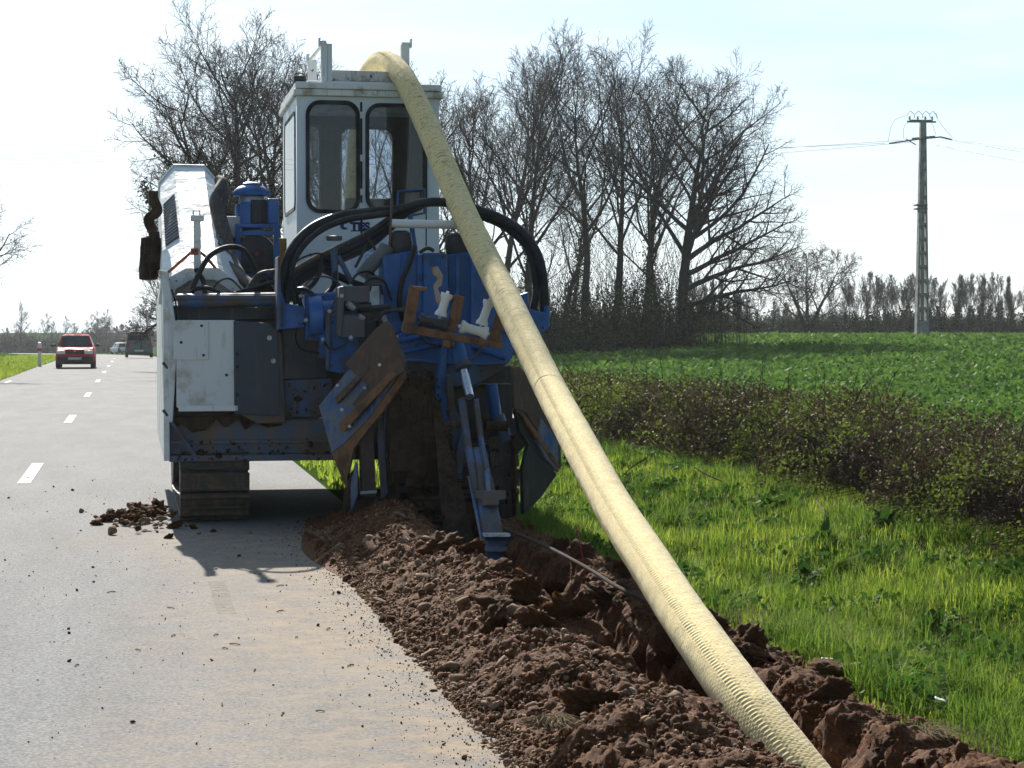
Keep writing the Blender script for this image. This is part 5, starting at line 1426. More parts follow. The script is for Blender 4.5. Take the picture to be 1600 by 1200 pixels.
protos = []
for k, (H, iv, sp) in enumerate(((4.9, 2.6, 16), (4.2, 3.4, 14), (5.4, 2.4, 18), (3.8, 3.2, 14), (4.9, 1.5, 16))):
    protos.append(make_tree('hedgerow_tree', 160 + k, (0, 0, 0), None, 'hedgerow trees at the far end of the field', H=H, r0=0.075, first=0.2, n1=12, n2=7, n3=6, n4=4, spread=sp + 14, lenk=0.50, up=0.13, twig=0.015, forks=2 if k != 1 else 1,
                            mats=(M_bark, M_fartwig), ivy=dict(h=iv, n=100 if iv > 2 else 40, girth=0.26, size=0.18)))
hx = []
for px in np.concatenate([np.arange(1075, 1186, 12.5), np.arange(1208, 1240, 13), np.arange(1318, 1440, 13), np.arange(1448, 1612, 11.5)]):
    hx.append(float(px) + rnd.uniform(-4, 4))
for i, px in enumerate(hx):
    Y = 162 + rnd.uniform(-3, 3) - (12 if px < 1190 else 0)
    x, y, z = on_ground(px, Y)
    left_ = px < 1250; mid_ = 1290 < px < 1440
    kind_ = rnd.choice([1, 3, 1, 3, 0] if left_ else ([0, 2, 4, 2, 4] if mid_ else [0, 1, 2, 0, 3]))
    lab = ('dark ivy covered hedgerow tree in the row left of the solitary round tree' if px < 1190 else
           'dark hedgerow tree close beside the solitary round tree' if left_ else
           'thin bare hedgerow tree between the solitary round tree and the concrete pole' if mid_ else 'ivy covered hedgerow tree in the far row right of the concrete pole')
    o = copy_tree(protos[kind_]); o['label'] = lab
    o.location = (x, y, z); o.rotation_euler = (0, 0, rnd.uniform(0, 6.28)); s = rnd.uniform(0.82, 1.12) * (0.92 if px < 1190 else 0.68 if left_ else 1.0); o.scale = (s * 0.9, s * 0.9, s)
for p in protos:
    for ch in list(p.children): bpy.data.objects.remove(ch)
    bpy.data.objects.remove(p)

# ------------------------------------------------------------------ brush masses
def brush(name, seed, pts, h, leaf, twig_mat, n_stem, n_leaf, leaf_size, label=None, cat=None, kind=None, group=None, width=1.5, rad=0.012):
    """pts: world ground line (x, y); thin upright stems plus leaves"""
    R_ = np.random.default_rng(seed)
    t = empty(name, (pts[0][0], pts[0][1], gnd(*pts[0])), 0, label, cat, group)
    if kind: t['kind'] = kind
    pts = np.array(pts, float); base = np.array([pts[0][0], pts[0][1], 0])
    seglen = np.linalg.norm(np.diff(pts, axis=0), axis=1); cum_ = np.concatenate([[0], np.cumsum(seglen)])
    def sample(n):
        s = R_.uniform(0, cum_[-1], n); X = np.stack([np.interp(s, cum_, pts[:, i]) for i in range(2)], -1) + R_.normal(size=(n, 2)) * width * 0.35
        return X, h * (0.7 + 0.9 * np.clip(vnoise(s * 0.35, s * 0 + seed) + 0.3, 0, 1))
    tb = Tubes(); X, hh = sample(n_stem); Z = ground_z(X[:, 0], X[:, 1])
    z0 = gnd(*pts[0]); off = np.array([pts[0][0], pts[0][1], z0])
    for i in range(n_stem):
        a = hh[i] * R_.uniform(0.5, 1.15); d = R_.normal(size=2) * 0.16 * a; d2 = d + R_.normal(size=2) * 0.2 * a
        p = np.array([[X[i, 0], X[i, 1], Z[i] - 0.05], [X[i, 0] + d[0] * .4, X[i, 1] + d[1] * .4, Z[i] + a * 0.5], [X[i, 0] + d2[0], X[i, 1] + d2[1], Z[i] + a]]) - off
        tb.add(p, [rad, rad * 0.7, rad * 0.3], 3)
    tb.build('stems', twig_mat, t)
    X, hh = sample(n_leaf); Z = ground_z(X[:, 0], X[:, 1]); zz = Z + hh * R_.beta(1.3, 1.9, n_leaf)
    V_, F_ = leaf_cloud(np.stack([X[:, 0], X[:, 1], zz], -1) - off, leaf_size * R_.uniform(0.6, 1.4, n_leaf), R_)
    fast_mesh('foliage', V_, F_, leaf, t)
    return t
def gpt(px, Y): return ((px - 800) / FPX * Y, Y)
brush('undergrowth', 201, [gpt(700, 90), gpt(1085, 88)], 2.6, M_scrub, M_twig, 1500, 16000, 0.13, 'dark brown and olive undergrowth filling the foot of the tall tree clump', 'undergrowth', width=3.5)
brush('saplings', 207, [gpt(735, 91), gpt(1085, 90)], 5.2, M_scrub, M_twig, 520, 3500, 0.09, 'thin brown saplings and ivy stems standing between the tall trunks', 'saplings', width=3.5, rad=0.016)
brush('undergrowth', 202, [gpt(372, 78), gpt(500, 80), gpt(700, 86)], 2.4, M_ivy, M_twig, 900, 11000, 0.15, 'dark ivy undergrowth along the road behind the machine', 'undergrowth', width=2.5)
brush('hedgerow_scrub', 203, [gpt(1068, 152), gpt(1190, 152)], 1.7, M_ivy, M_fartwig, 1500, 7000, 0.22, 'dark scrub under the ivied hedgerow trees left of the round tree', 'hedgerow scrub', width=1.6, rad=0.02)
brush('hedgerow_scrub', 204, [gpt(1200, 165), gpt(2300, 165)], 1.9, M_scrub, M_fartwig, 12000, 22000, 0.20, 'brown twiggy scrub at the foot of the far hedgerow behind the pole', 'hedgerow scrub', width=1.6, rad=0.02)
# distant woods on the left and behind everything
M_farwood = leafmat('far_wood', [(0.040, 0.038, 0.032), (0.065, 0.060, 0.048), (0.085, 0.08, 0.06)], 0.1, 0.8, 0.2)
fw = [(-40, 330), (20, 310), (75, 320), (130, 330), (160, 340)]
brush('far_hedge', 205, [gpt(-800, 320), gpt(-60, 300), gpt(100, 306), gpt(196, 318)], 3.3, M_farwood, M_fartwig, 6500, 28000, 0.36, 'long dark hedge closing the field on the left', 'hedge', width=3, rad=0.035)
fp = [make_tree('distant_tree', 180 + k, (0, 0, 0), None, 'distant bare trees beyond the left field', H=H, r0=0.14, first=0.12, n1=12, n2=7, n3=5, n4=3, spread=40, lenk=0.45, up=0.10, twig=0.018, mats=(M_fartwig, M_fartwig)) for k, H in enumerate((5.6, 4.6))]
for i, (px, s) in enumerate(((-14, 0.8), (8, 0.75), (31, 1.08), (50, 0.75), (66, 0.85), (84, 0.9), (98, 0.8), (118, 0.9), (136, 0.85), (150, 1.05), (158, 1.0), (166, 1.1), (176, 1.0), (184, 0.8))):
    Y = 305 + rnd.uniform(-6, 14); x, y, z = on_ground(px, Y)
    o = copy_tree(fp[i % 2]); o.location = (x, y, z); s *= rnd.uniform(1.02, 1.2); o.scale = (s * 1.1, s * 1.1, s); o.rotation_euler = (0, 0, rnd.uniform(0, 6.28))
    o['label'] = ('tallest rounded distant tree standing above the hedge left of the marker post' if px == 31 else
                  'distant bare tree over the hedge left of the red car' if px < 90 else 'distant bare tree behind the red car' if px < 145 else 'distant bare tree in the group between the red car and the far cars')
for p in fp:
    for ch in list(p.children): bpy.data.objects.remove(ch)
    bpy.data.objects.remove(p)
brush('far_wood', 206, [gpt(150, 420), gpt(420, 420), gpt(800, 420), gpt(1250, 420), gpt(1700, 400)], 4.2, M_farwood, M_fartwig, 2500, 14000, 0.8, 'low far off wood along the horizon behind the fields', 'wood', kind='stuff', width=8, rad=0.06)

# ------------------------------------------------------------------ bramble hedge between verge and field
M_bram1 = leafmat('bramble_brown', [(0.032, 0.022, 0.012), (0.085, 0.064, 0.034), (0.17, 0.135, 0.088)], 0.15, 0.5, 1.2, 0.35)
M_bram2 = leafmat('bramble_green', [(0.035, 0.055, 0.012), (0.095, 0.130, 0.022), (0.20, 0.235, 0.040)], 0.42, 0.5, 1.0)
M_cane = make_soil_mat('bramble_cane', (0.030, 0.018, 0.013), (0.060, 0.036, 0.026), (0.12, 0.085, 0.06), 0.1)
HC = lambda v: 5.95 + 0.28 * np.sin(v * 0.23 + 1.0) + 0.012 * np.clip(v, 0, 60)      # hedge centre line
def hedge_top(v): return (0.80 - 0.13 * (1 - smooth(-3, 4, v))) + 0.15 * fbm(v, v * 0 + 3, 0.45, 3, 61) + 0.05 * np.exp(-((v - 2) / 3) ** 2)
def make_hedge():
    R_ = np.random.default_rng(77)
    root = empty('bramble_hedge', (*to_world(5.9, 0), 0), A, 'long low bramble hedge, brown and green, between the grassy verge and the crop field', 'hedge')
    o3 = np.array([5.9, 0, 0])
    def sample(n, shell):
        v = -7.5 + 52 * R_.random(n) ** 1.7
        a = R_.uniform(-0.05, math.pi + 0.05, n) if shell else R_.uniform(0, math.pi, n)
        rr = (R_.uniform(0.78, 1.12, n) if shell else np.sqrt(R_.random(n)))
        lump = 1 + 0.55 * fbm(v + 3 * np.cos(a), a * 1.2 + v * 0.3, 0.9, 3, 63)
        w = (0.78 + 0.08 * (1 - smooth(2, 9, v))) * lump
        u = HC(v) - np.sign(np.cos(a)) * np.abs(np.cos(a)) ** 0.6 * rr * w
        x, y = to_world(u, v)
        z = ground_z(x, y) + np.maximum(0.02, np.sin(a) ** 0.75 * rr * hedge_top(v) * (0.72 + 0.28 * lump)) if True else 0
        z = ground_z(x, y) + np.clip(np.abs(np.sin(a)) ** 0.6 * R_.random(n) ** np.where((a < 0.8) | (a > 2.3), 0.5, 0.12), 0.03, 1) * rr * hedge_top(v) * (0.75 + 0.25 * lump)
        return u, v, z, a
    n = 185000
    u, v, z, a = sample(n, True)
    size = 0.024 * (1 + np.clip(v + 7, 0, 60) * 0.035) * R_.uniform(0.6, 1.5, n)
    zz = 0.75 * fbm(u * 1.0, v * 1.0 + z, 0.9, 5, 65, 0.65) + 0.22 * vnoise(u * 6, v * 6, z * 6)
    P = np.stack([u, v, z], -1) - o3
    front = (a < 1.0)
    green = zz + 0.10 * front - 0.10 * (a > 1.3) + 0.22 * R_.normal(size=n) > 0.11
    gap = (fbm(u * 1.7, v * 1.7 + z * 2.2, 1.4, 3, 67) < -0.16) & front       # holes one sees dark stems through
    for nm, k, mt in (('bramble_foliage', ~green & ~gap, M_bram1), ('fresh_leaves', green & ~gap, M_bram2)):
        V_, F_ = leaf_cloud(P[k], size[k], R_); fast_mesh(nm, V_, F_, mt, root)
    tb = Tubes()
    nst = 5200
    u, v, z, a = sample(nst, True)
    for i in range(nst):
        x0 = HC(v[i]) + R_.normal() * 0.30
        p0 = np.array([x0, v[i] + R_.normal() * 0.25, 0.0]); p0[2] = gnd(*to_world(p0[0], p0[1])) - 0.03
        p2 = np.array([u[i], v[i], z[i] * R_.uniform(0.8, 1.08) + (0.25 * R_.random() ** 4)]); p1 = (p0 + p2) / 2 + np.array([R_.normal() * 0.1, R_.normal() * 0.1, 0.15])
        p3 = p2 + np.array([(u[i] - x0) * 0.08, R_.normal() * 0.06, -0.12 * R_.random()])
        rr = 0.0036 * (1 + max(0, v[i] + 7) * 0.03)
        tb.add(np.array([p0, p1, p2, p3]) - o3, [rr, rr * 0.9, rr * 0.6, rr * 0.3], 3)
    # long shoots sticking out above
    for k in range(110):
        vv = -6 + 40 * R_.random() ** 1.2; uu = float(HC(vv)) + R_.normal() * 0.3; zt = float(hedge_top(np.array([vv]))[0])
        h_ = R_.uniform(0.15, 0.55); dx, dy = R_.normal(size=2) * 0.22
        z0 = gnd(*to_world(uu, vv)) + zt * 0.7
        tb.add(np.array([[uu, vv, z0], [uu + dx * 0.4, vv + dy * .4, z0 + h_ * 0.7], [uu + dx, vv + dy, z0 + h_ + 0.1]]) - o3, [0.006, 0.005, 0.002], 3)
    tb.build('canes', M_cane, root)
make_hedge()

# ------------------------------------------------------------------ grass
M_grass = leafmat('verge_grass', [(0.055, 0.095, 0.014), (0.15, 0.22, 0.026), (0.26, 0.34, 0.042), (0.38, 0.40, 0.10)], 0.55, 0.5, 0.9, 0.25)
M_tuss = leafmat('tussock_grass', [(0.045, 0.090, 0.014), (0.11, 0.19, 0.024), (0.20, 0.30, 0.040)], 0.5, 0.6, 1.5)
M_weed = leafmat('weed_leaves', [(0.025, 0.060, 0.012), (0.050, 0.115, 0.020), (0.10, 0.18, 0.03)], 0.35, 0.6, 3)
M_straw = leafmat('dead_grass', [(0.12, 0.10, 0.05), (0.22, 0.19, 0.10), (0.34, 0.30, 0.18)], 0.25, 0.7, 2)
M_crop = leafmat('young_crop', [(0.038, 0.088, 0.018), (0.082, 0.165, 0.029), (0.15, 0.24, 0.05)], 0.38, 0.6, 0.35, 0.18)
def blades(name, U_, V_, hgt, wid, R_, mat, bendk=0.6, lean=(0, 0)):
    n = len(U_); x, y = to_world(U_, V_); z = ground_z(x, y)
    az = R_.uniform(0, 6.28, n); b = np.abs(R_.normal(size=n)) * bendk * 0.5 + 0.15
    dx, dy = np.cos(az) + lean[0], np.sin(az) + lean[1]; wx, wy = -np.sin(az), np.cos(az)
    P = np.empty((n, 5, 3))
    for k, (t, w) in enumerate(((0, 1.0), (0.55, 0.85))):
        cx_, cy_ = x + dx * b * hgt * t * t, y + dy * b * hgt * t * t; cz_ = z - 0.01 + hgt * (t - 0.25 * b * t * t)
        P[:, 2 * k] = np.stack([cx_ - wx * wid * w / 2, cy_ - wy * wid * w / 2, cz_], -1)
        P[:, 2 * k + 1] = np.stack([cx_ + wx * wid * w / 2, cy_ + wy * wid * w / 2, cz_], -1)
    P[:, 4] = np.stack([x + dx * b * hgt, y + dy * b * hgt, z + hgt * (1 - 0.35 * b)], -1)
    me_v = P.reshape(-1, 3); i = np.arange(n)[:, None] * 5
    tri = np.concatenate([i + np.array([[0, 1, 3]]), i + np.array([[0, 3, 2]]), i + np.array([[2, 3, 4]])])
    return fast_mesh(name, me_v, tri, mat)
R_ = np.random.default_rng(90)
n = 250000
v = -9.3 + 75 * R_.random(n) ** 2.4; u = 2.42 + (HC(v) - 0.2 - 2.42) * R_.random(n)
edge_ = 2.55 + 0.22 * fbm(v, v * 0 + 1, 0.9, 3, 71)
tuft = fbm(u * 1.0, v, 1.6, 4, 72); patch = fbm(u, v, 0.55, 3, 73)
keep = (u > edge_) & (R_.random(n) < np.clip(0.70 + 1.0 * tuft, 0.38, 1))
u, v, tuft, patch = u[keep], v[keep], tuft[keep], patch[keep]; n = len(u)
dist = np.clip(v + 15, 5, 100)
h = (0.060 + 0.13 * np.clip(tuft + 0.25, 0, 1) + 0.08 * np.clip(patch + 0.1, 0, 1)) * (1 - 0.35 * smooth(4.2, 5.1, u)) * R_.uniform(0.55, 1.35, n) * (0.6 + 0.4 * smooth(2.5, 3.1, u)) * np.where(v > 6, 0.75, 1)
w = 0.0045 * (1 + np.clip(dist - 8, 0, 80) * 0.09) * R_.uniform(0.7, 1.4, n)
tag(blades('verge_grass', u, v, h, w, R_, M_grass, 0.9), 'long bright green grass on the verge between trench and hedge', 'grass', kind='stuff')
# tussocks: taller clumps whose blades fan out
nt = 1500; tv = -9.2 + 34 * R_.random(nt) ** 1.7; tu = 2.62 + (HC(tv) - 0.7 - 2.62) * R_.random(nt)
kb = 46; ti = np.repeat(np.arange(nt), kb); th_ = R_.uniform(0.06, 0.22, nt) * R_.uniform(0.5, 1.1, nt); spread_ = R_.uniform(0.02, 0.07, nt)
u = tu[ti] + R_.normal(size=nt * kb) * spread_[ti]; v = tv[ti] + R_.normal(size=nt * kb) * spread_[ti]
d_ = np.clip(v + 15, 5, 60)
tag(blades('grass_tussocks', u, v, th_[ti] * R_.uniform(0.5, 1.3, nt * kb) + 0.05, 0.0042 * (1 + np.clip(d_ - 8, 0, 80) * 0.09) * R_.uniform(0.7, 1.5, nt * kb), R_, M_tuss, 1.5), 'taller dark green tussocks standing in the verge grass', 'grass', kind='stuff')
# low broad leaved weeds in patches
npch = 170; wv_ = -9 + 30 * R_.random(npch) ** 1.6; wu_ = 2.7 + (HC(wv_) - 0.9 - 2.7) * R_.random(npch); wi = np.repeat(np.arange(npch), 70)
u = wu_[wi] + R_.normal(size=len(wi)) * 0.09; v = wv_[wi] + R_.normal(size=len(wi)) * 0.09; x, y = to_world(u, v)
V_, F_ = leaf_cloud(np.stack([x, y, ground_z(x, y) + 0.02 + 0.11 * R_.random(len(wi))], -1), (0.030 + 0.0012 * np.clip(v + 15, 5, 60)) * R_.uniform(0.5, 1.6, len(wi)), R_)
tag(fast_mesh('verge_weeds', V_, F_, M_weed), 'patches of small dark leaved weeds among the verge grass', 'weeds', kind='stuff')
# dead blades and moss low down between the green
n = 22000; v = -9.2 + 26 * R_.random(n) ** 1.8; u = 2.55 + (HC(v) - 0.5 - 2.55) * R_.random(n); k = fbm(u, v, 1.3, 3, 75) > 0.02; u, v = u[k], v[k]
tag(blades('dead_grass', u, v, 0.10 * R_.uniform(0.5, 1.8, len(u)), 0.0035 * R_.uniform(0.7, 1.5, len(u)), R_, M_straw, 2.6), 'pale dead grass lying between the green blades of the verge', 'grass', kind='stuff')
# left verge, thin from a distance
n = 42000
v = 22 + 150 * R_.random(n) ** 1.6; u = ROAD_L - 0.02 - 7 * R_.random(n) ** 1.5
tag(blades('roadside_grass', u + bend(v), v, 0.13 * R_.uniform(0.5, 1.5, n), 0.03 * R_.uniform(0.7, 1.4, n), R_, M_grass, 0.8), 'short green grass along the left edge of the road', 'grass', kind='stuff')
n = 9000
v = 3 + 80 * R_.random(n) ** 1.4; u = ROAD_R + 0.05 + 1.6 * R_.random(n)
tag(blades('roadside_grass', u, v, 0.12 * R_.uniform(0.5, 1.5, n), 0.02 * R_.uniform(0.7, 1.4, n), R_, M_grass, 0.8), 'green grass on the road edge ahead of the machine', 'grass', kind='stuff')
# the left field
n = 110000
Yd = 60 * np.exp(R_.random(n) * math.log(300 / 60)); px_ = R_.uniform(-900, 190, n); x = (px_ - 800) / FPX * Yd
u, v = to_local(x, Yd); k = u - bend(v) < ROAD_L - 4; u, v, d_ = u[k], v[k], Yd[k]
tag(blades('left_field_crop', u, v, 0.16 * R_.uniform(0.6, 1.3, len(u)) * (d_ / 120) ** 0.4, 0.0014 * d_ * R_.uniform(0.7, 1.4, len(u)), R_, M_crop, 1.0), 'low green crop in the field left of the road', 'crop', kind='stuff')
# the big field: leafy low crop, clumps thinning with distance
n = 300000
Yd = 12 * np.exp(R_.random(n) ** 0.9 * math.log(172 / 12)); px_ = R_.uniform(560, 2300, n); x = (px_ - 800) / FPX * Yd
u, v = to_local(x, Yd); k = u > HC(v) + 0.75; x, y, d_ = x[k], Yd[k], Yd[k]; n = len(x)
cl_ = fbm(x, y, 0.8, 4, 81); bare = fbm(x, y, 0.16, 3, 82)
k = R_.random(n) < np.clip(0.75 + 1.0 * cl_, 0.1, 1); x, y, d_, cl_ = x[k], y[k], d_[k], cl_[k]; n = len(x)
hh = (0.09 + 0.16 * np.clip(cl_ + 0.3, 0, 1)) * R_.random(n) * (1 + d_ * 0.002)
V_, F_ = leaf_cloud(np.stack([x, y, ground_z(x, y) + hh], -1), (0.040 + 0.0020 * d_) * R_.uniform(0.6, 1.5, n), R_)
tag(fast_mesh('field_crop', V_, F_, M_crop), 'dense low leafy green crop covering the field behind the hedge', 'crop', kind='stuff')

# broad leaved dock plants in the grass
M_dock = leafmat('dock_leaves', [(0.02, 0.055, 0.010), (0.035, 0.085, 0.014), (0.06, 0.12, 0.02)], 0.3, 0.35, 6)
def dock(u, v, s, seed, label):
    Rq = np.random.default_rng(seed); x, y = to_world(u, v); t = empty('dock_plant', (x, y, gnd(x, y)), 0, label, 'plant', 'dock plants in the verge')
    V_, F_ = [], []
    for k in range(16):
        az = 2.4 * k + Rq.normal() * 0.3; ln_ = s * Rq.uniform(0.6, 1.2); el = Rq.uniform(0.5, 1.25); w = ln_ * 0.17
        b = len(V_)
        for q in range(6):
            tt = q / 5; rr = ln_ * tt; zz = math.sin(el) * rr - 0.55 * ln_ * tt * tt * math.cos(el) + 0.02; ww = w * math.sin(math.pi * min(0.98, 0.12 + tt * 0.88)) ** 0.8
            c = np.array([math.cos(az) * math.cos(el) * rr, math.sin(az) * math.cos(el) * rr, zz]); sd = np.array([-math.sin(az), math.cos(az), 0.12 * (-1) ** q])
            V_ += [c - sd * ww, c + sd * ww]
            if q: F_.append((b + 2 * q - 2, b + 2 * q - 1, b + 2 * q + 1, b + 2 * q))
    fast_mesh('leaves', V_, F_, M_dock, t)
    st = Tubes(); st.add(np.array([[0, 0, -0.02], [0.01, 0, s * 0.2], [0.02, 0.01, s * 0.4]]), [0.006, 0.005, 0.003], 5); st.build('stalk', M_dock, t)
for px, py, s, lb in ((1285, 870, 0.20, 'dark leafy dock plant below the middle of the hedge'), (1262, 895, 0.17, 'smaller dock plant beside the yellow pipe, left of the larger one'), (1385, 865, 0.20, 'dock plant at the foot of the hedge near its dark hollow'),
                      (1460, 985, 0.23, 'largest dark dock clump in the middle of the open grass'), (1150, 930, 0.16, 'dock plant right next to the pipe')):
    d = (CAM_H + 0.1) * FPX / (py - 518); x = (px - 800) / FPX * d; u, v = to_local(x, d); dock(u, v, s, int(px), lb)
# ------------------------------------------------------------------ concrete power pole and lines
P_conc = paint('weathered_concrete', (0.30, 0.315, 0.315), 0.85, (0.17, 0.175, 0.165), 0.45, 2.5, spec=0.2)
P_steelw = paint('galvanised_steel', (0.16, 0.17, 0.18), 0.5, (0.09, 0.09, 0.085), 0.5, 5, metal=0.4)
M_insul = glass_mat('green_glass_insulator', (0.35, 0.75, 0.60)); M_insul.name = 'green_glass_insulator'
P_wire = paint('dull_wire', (0.20, 0.21, 0.22), 0.6, (0.16, 0.16, 0.16), 0.6, 3)
PY = 104.0; px_, pz_ = (1440 - 800) / FPX * PY, 0
pz_ = gnd(px_, PY); Hp = CAM_H + (518 - 190) / FPX * PY - pz_
pole = empty('power_pole', (px_, PY, pz_), R(6), 'tall tapered concrete power pole with recessed panels standing in the green field', 'power pole')
def pole_mesh():
    mb = MB(); n = 15; z0 = 0.0
    def hw(z): return (0.34 - 0.19 * z / Hp, 0.24 - 0.11 * z / Hp)
    # two flanges and cross webs leave the ladder of recesses
    for sgn in (-1, 1):
        a0, b0 = hw(-0.3); a1, b1 = hw(Hp)
        mb.add([(sgn * a0, -b0, -0.3), (sgn * a0 * 0.62, -b0, -0.3), (sgn * a0 * 0.62, b0, -0.3), (sgn * a0, b0, -0.3), (sgn * a1, -b1, Hp), (sgn * a1 * 0.62, -b1, Hp), (sgn * a1 * 0.62, b1, Hp), (sgn * a1, b1, Hp)],
               [(0,1,2,3), (4,5,6,7), (0,1,5,4), (1,2,6,5), (2,3,7,6), (3,0,4,7)])
    for k in range(n):
        z = 0.9 + (Hp - 1.2) * k / (n - 1); a, b = hw(z); mb.box((-a * 0.63, -b * 0.97, z - 0.07), (a * 0.63, b * 0.97, z + 0.07))
    a, b = hw(0.5); mb.box((-a * 0.66, -b * 0.985, -0.3), (a * 0.66, b * 0.985, 0.95))
    a, b = hw(Hp); mb.box((-a * 0.63, -b * 0.6, 1.0), (a * 0.63, b * 0.6, Hp - 0.02))
    a, b = hw(Hp * 0.9); mb.box((-a * 0.66, -b * 0.97, Hp * 0.86), (a * 0.66, b * 0.97, Hp))
    return mb
pole_mesh().build('shaft', P_conc, pole, bevel=0.012)
def pz(y): return CAM_H + (518 - y) / FPX * PY - pz_
def pxx(x): return (x - 1440) / FPX * PY
for y in (321, 327): MB().box((pxx(1428) , -0.26, pz(y) - 0.04), (pxx(1446), 0.26, pz(y) + 0.04)).build('clamp', P_steelw, pole)
mb = MB(); mb.tube([(pxx(1382), -0.5, pz(227)), (pxx(1432), -0.24, pz(219)), (pxx(1468), -0.1, pz(215)), (pxx(1488), 0.2, pz(218))], 0.04, 8)
mb.tube([(pxx(1410), -0.28, pz(219)), (pxx(1426), -0.30, pz(228))], 0.03, 8); mb.tube([(pxx(1425), 0.25, pz(217)), (pxx(1462), 0.3, pz(213))], 0.045, 8)
mb.build('crossarm', P_steelw, pole)
mb = MB().box((pxx(1414), -0.12, pz(193)), (pxx(1460), -0.04, pz(190.5))).box((pxx(1420), 0.05, pz(190)), (pxx(1456), 0.12, pz(188)))
mb.build('top_arm', P_steelw, pole)
for x in (1418, 1431, 1443, 1454):
    MB().lathe([(0.02, 0.0), (0.07, 0.03), (0.03, 0.07), (0.08, 0.11), (0.03, 0.15), (0.07, 0.19), (0.02, 0.24)], (pxx(x), -0.08, pz(190)), 12).build('insulator', M_insul, pole, smooth_=True)
    MB().tube([(pxx(x - 4), -0.08, pz(180)), (pxx(x + 1), -0.08, pz(175)), (pxx(x + 7), -0.08, pz(180)), (pxx(x + 8), -0.08, pz(186))], 0.018, 6).build('fuse_arc', P_steelw, pole)
for (a, b, m) in (((1416, 181), (1383, 224), (1392, 192)), ((1457, 178), (1487, 216), (1470, 198)), ((1419, 190), (1408, 219), (1409, 200)), ((1450, 188), (1460, 212), (1456, 200))):
    MB().tube(catmull([(pxx(a[0]), -0.1, pz(a[1])), (pxx(m[0]), -0.12, pz(m[1])), (pxx(b[0]), -0.1, pz(b[1]))], 6), 0.010, 5).build('jumper_wire', P_wire, pole)
for z in (1.0, 1.15): MB().tube([(-0.29, -0.24, z), (0.29, -0.24, z + 0.02)], 0.012, 6).build('earth_strap', P_steelw, pole)
mb = MB(); mb.lathe([(0.6, 0), (0.55, 0.03), (0.3, 0.10), (0.02, 0.12)], (px_ + 0.35, PY - 0.05, pz_ - 0.02), 20)  # low dark mound put in for the pole's shadow on the ground
mo = mb.build('pole_shadow_mound', M_soil, None, smooth_=True); tag(mo, 'small dark mound standing in for the shadow at the foot of the concrete pole', 'shadow mound')

def wire(p, q, sag, label, group='overhead power lines', rad=0.011):
    P, Q = Vector(p), Vector(q)
    pts = [P.lerp(Q, t) - Vector((0, 0, sag * 4 * t * (1 - t))) for t in np.linspace(0, 1, 28)]
    tag(MB().tube(pts, rad, 5).build('power_line', P_wire), label, 'power line', group)
wire(at(1383, 224, PY), at(160, 236, 235), 0.8, 'upper overhead wire running left from the crossarm behind the trees')
wire(at(1410, 219, PY), at(160, 244, 238), 1.2, 'middle overhead wire running left behind the trees')
wire(at(1425, 222, PY), at(160, 252, 240), 1.6, 'lowest overhead wire running left behind the trees')
wire(at(160, 236, 235), at(-420, 226, 330), 1.0, 'upper overhead wire crossing the white sky at the left edge', rad=0.02)
wire(at(160, 244, 238), at(-420, 234, 332), 1.0, 'middle overhead wire crossing the white sky at the left edge', rad=0.02)
wire(at(160, 252, 240), at(-420, 244, 334), 1.0, 'lowest overhead wire crossing the white sky at the left edge', rad=0.02)
wire(at(1488, 218, PY), at(1760, 246, 82), 0.10, 'upper overhead wire running right from the pole out of the picture')
wire(at(1466, 215, PY), at(1760, 258, 80), 0.10, 'middle overhead wire running right from the pole out of the picture')
wire(at(1460, 226, PY), at(1760, 276, 78), 0.10, 'lowest overhead wire running right from the pole out of the picture')

# ------------------------------------------------------------------ marker post
P_mark = paint('white_marker_plastic', (0.70, 0.71, 0.72), 0.4, (0.45, 0.43, 0.40), 0.62, 6)
P_markr = paint('red_reflector_band', (0.50, 0.035, 0.03), 0.35, (0.35, 0.05, 0.04), 0.66, 6)
dm = 84.0; mx = (62 - 800) / FPX * dm
mk = empty('marker_post', (mx, dm, gnd(mx, dm) - 0.05), 0, 'white roadside marker post with a red band in front of the red car', 'marker post')
mk['label'] = 'white roadside marker post with a red band left of the red car'
MB().lathe([(0.075, 0.0), (0.075, 0.70)], (0, 0, 0), 16).build('post', P_mark, mk, smooth_=True)
MB().lathe([(0.085, 0.70), (0.085, 0.83)], (0, 0, 0), 16).build('red_band', P_markr, mk, smooth_=True)
MB().lathe([(0.085, 0.832), (0.088, 1.02), (0.07, 1.07), (0.02, 1.085)], (0, 0, 0), 16).build('cap', P_mark, mk, smooth_=True)

# ------------------------------------------------------------------ cars
P_tyre = paint('tyre_rubber', (0.014, 0.014, 0.015), 0.8, (0.035, 0.032, 0.028), 0.55, 8)
P_rim = paint('steel_rim', (0.30, 0.30, 0.31), 0.4, (0.14, 0.13, 0.12), 0.6, 9, metal=0.5)
P_trim = paint('black_plastic_trim', (0.018, 0.018, 0.020), 0.55, (0.05, 0.047, 0.042), 0.6, 7)
P_lens = paint('headlight_lens', (0.55, 0.58, 0.60), 0.12, (0.34, 0.35, 0.35), 0.62, 12, metal=0.3)
P_tail = paint('tail_light_lens', (0.26, 0.012, 0.010), 0.2, (0.14, 0.012, 0.010), 0.6, 10)
P_cplate = paint('number_plate_white', (0.52, 0.52, 0.50), 0.4, (0.30, 0.29, 0.27), 0.6, 12)
M_carglass = glass_mat('car_glass', (0.16, 0.19, 0.22)); M_carglass.name = 'car_glass'
def carpaint(name, c):
    m = paint(name, c, 0.5, (c[0] * .7 + .03, c[1] * .7 + .03, c[2] * .7 + .03), 0.6, 2.5, streak=False); m.node_tree.nodes['Principled BSDF'].inputs['Specular IOR Level'].default_value = 0.12; return m
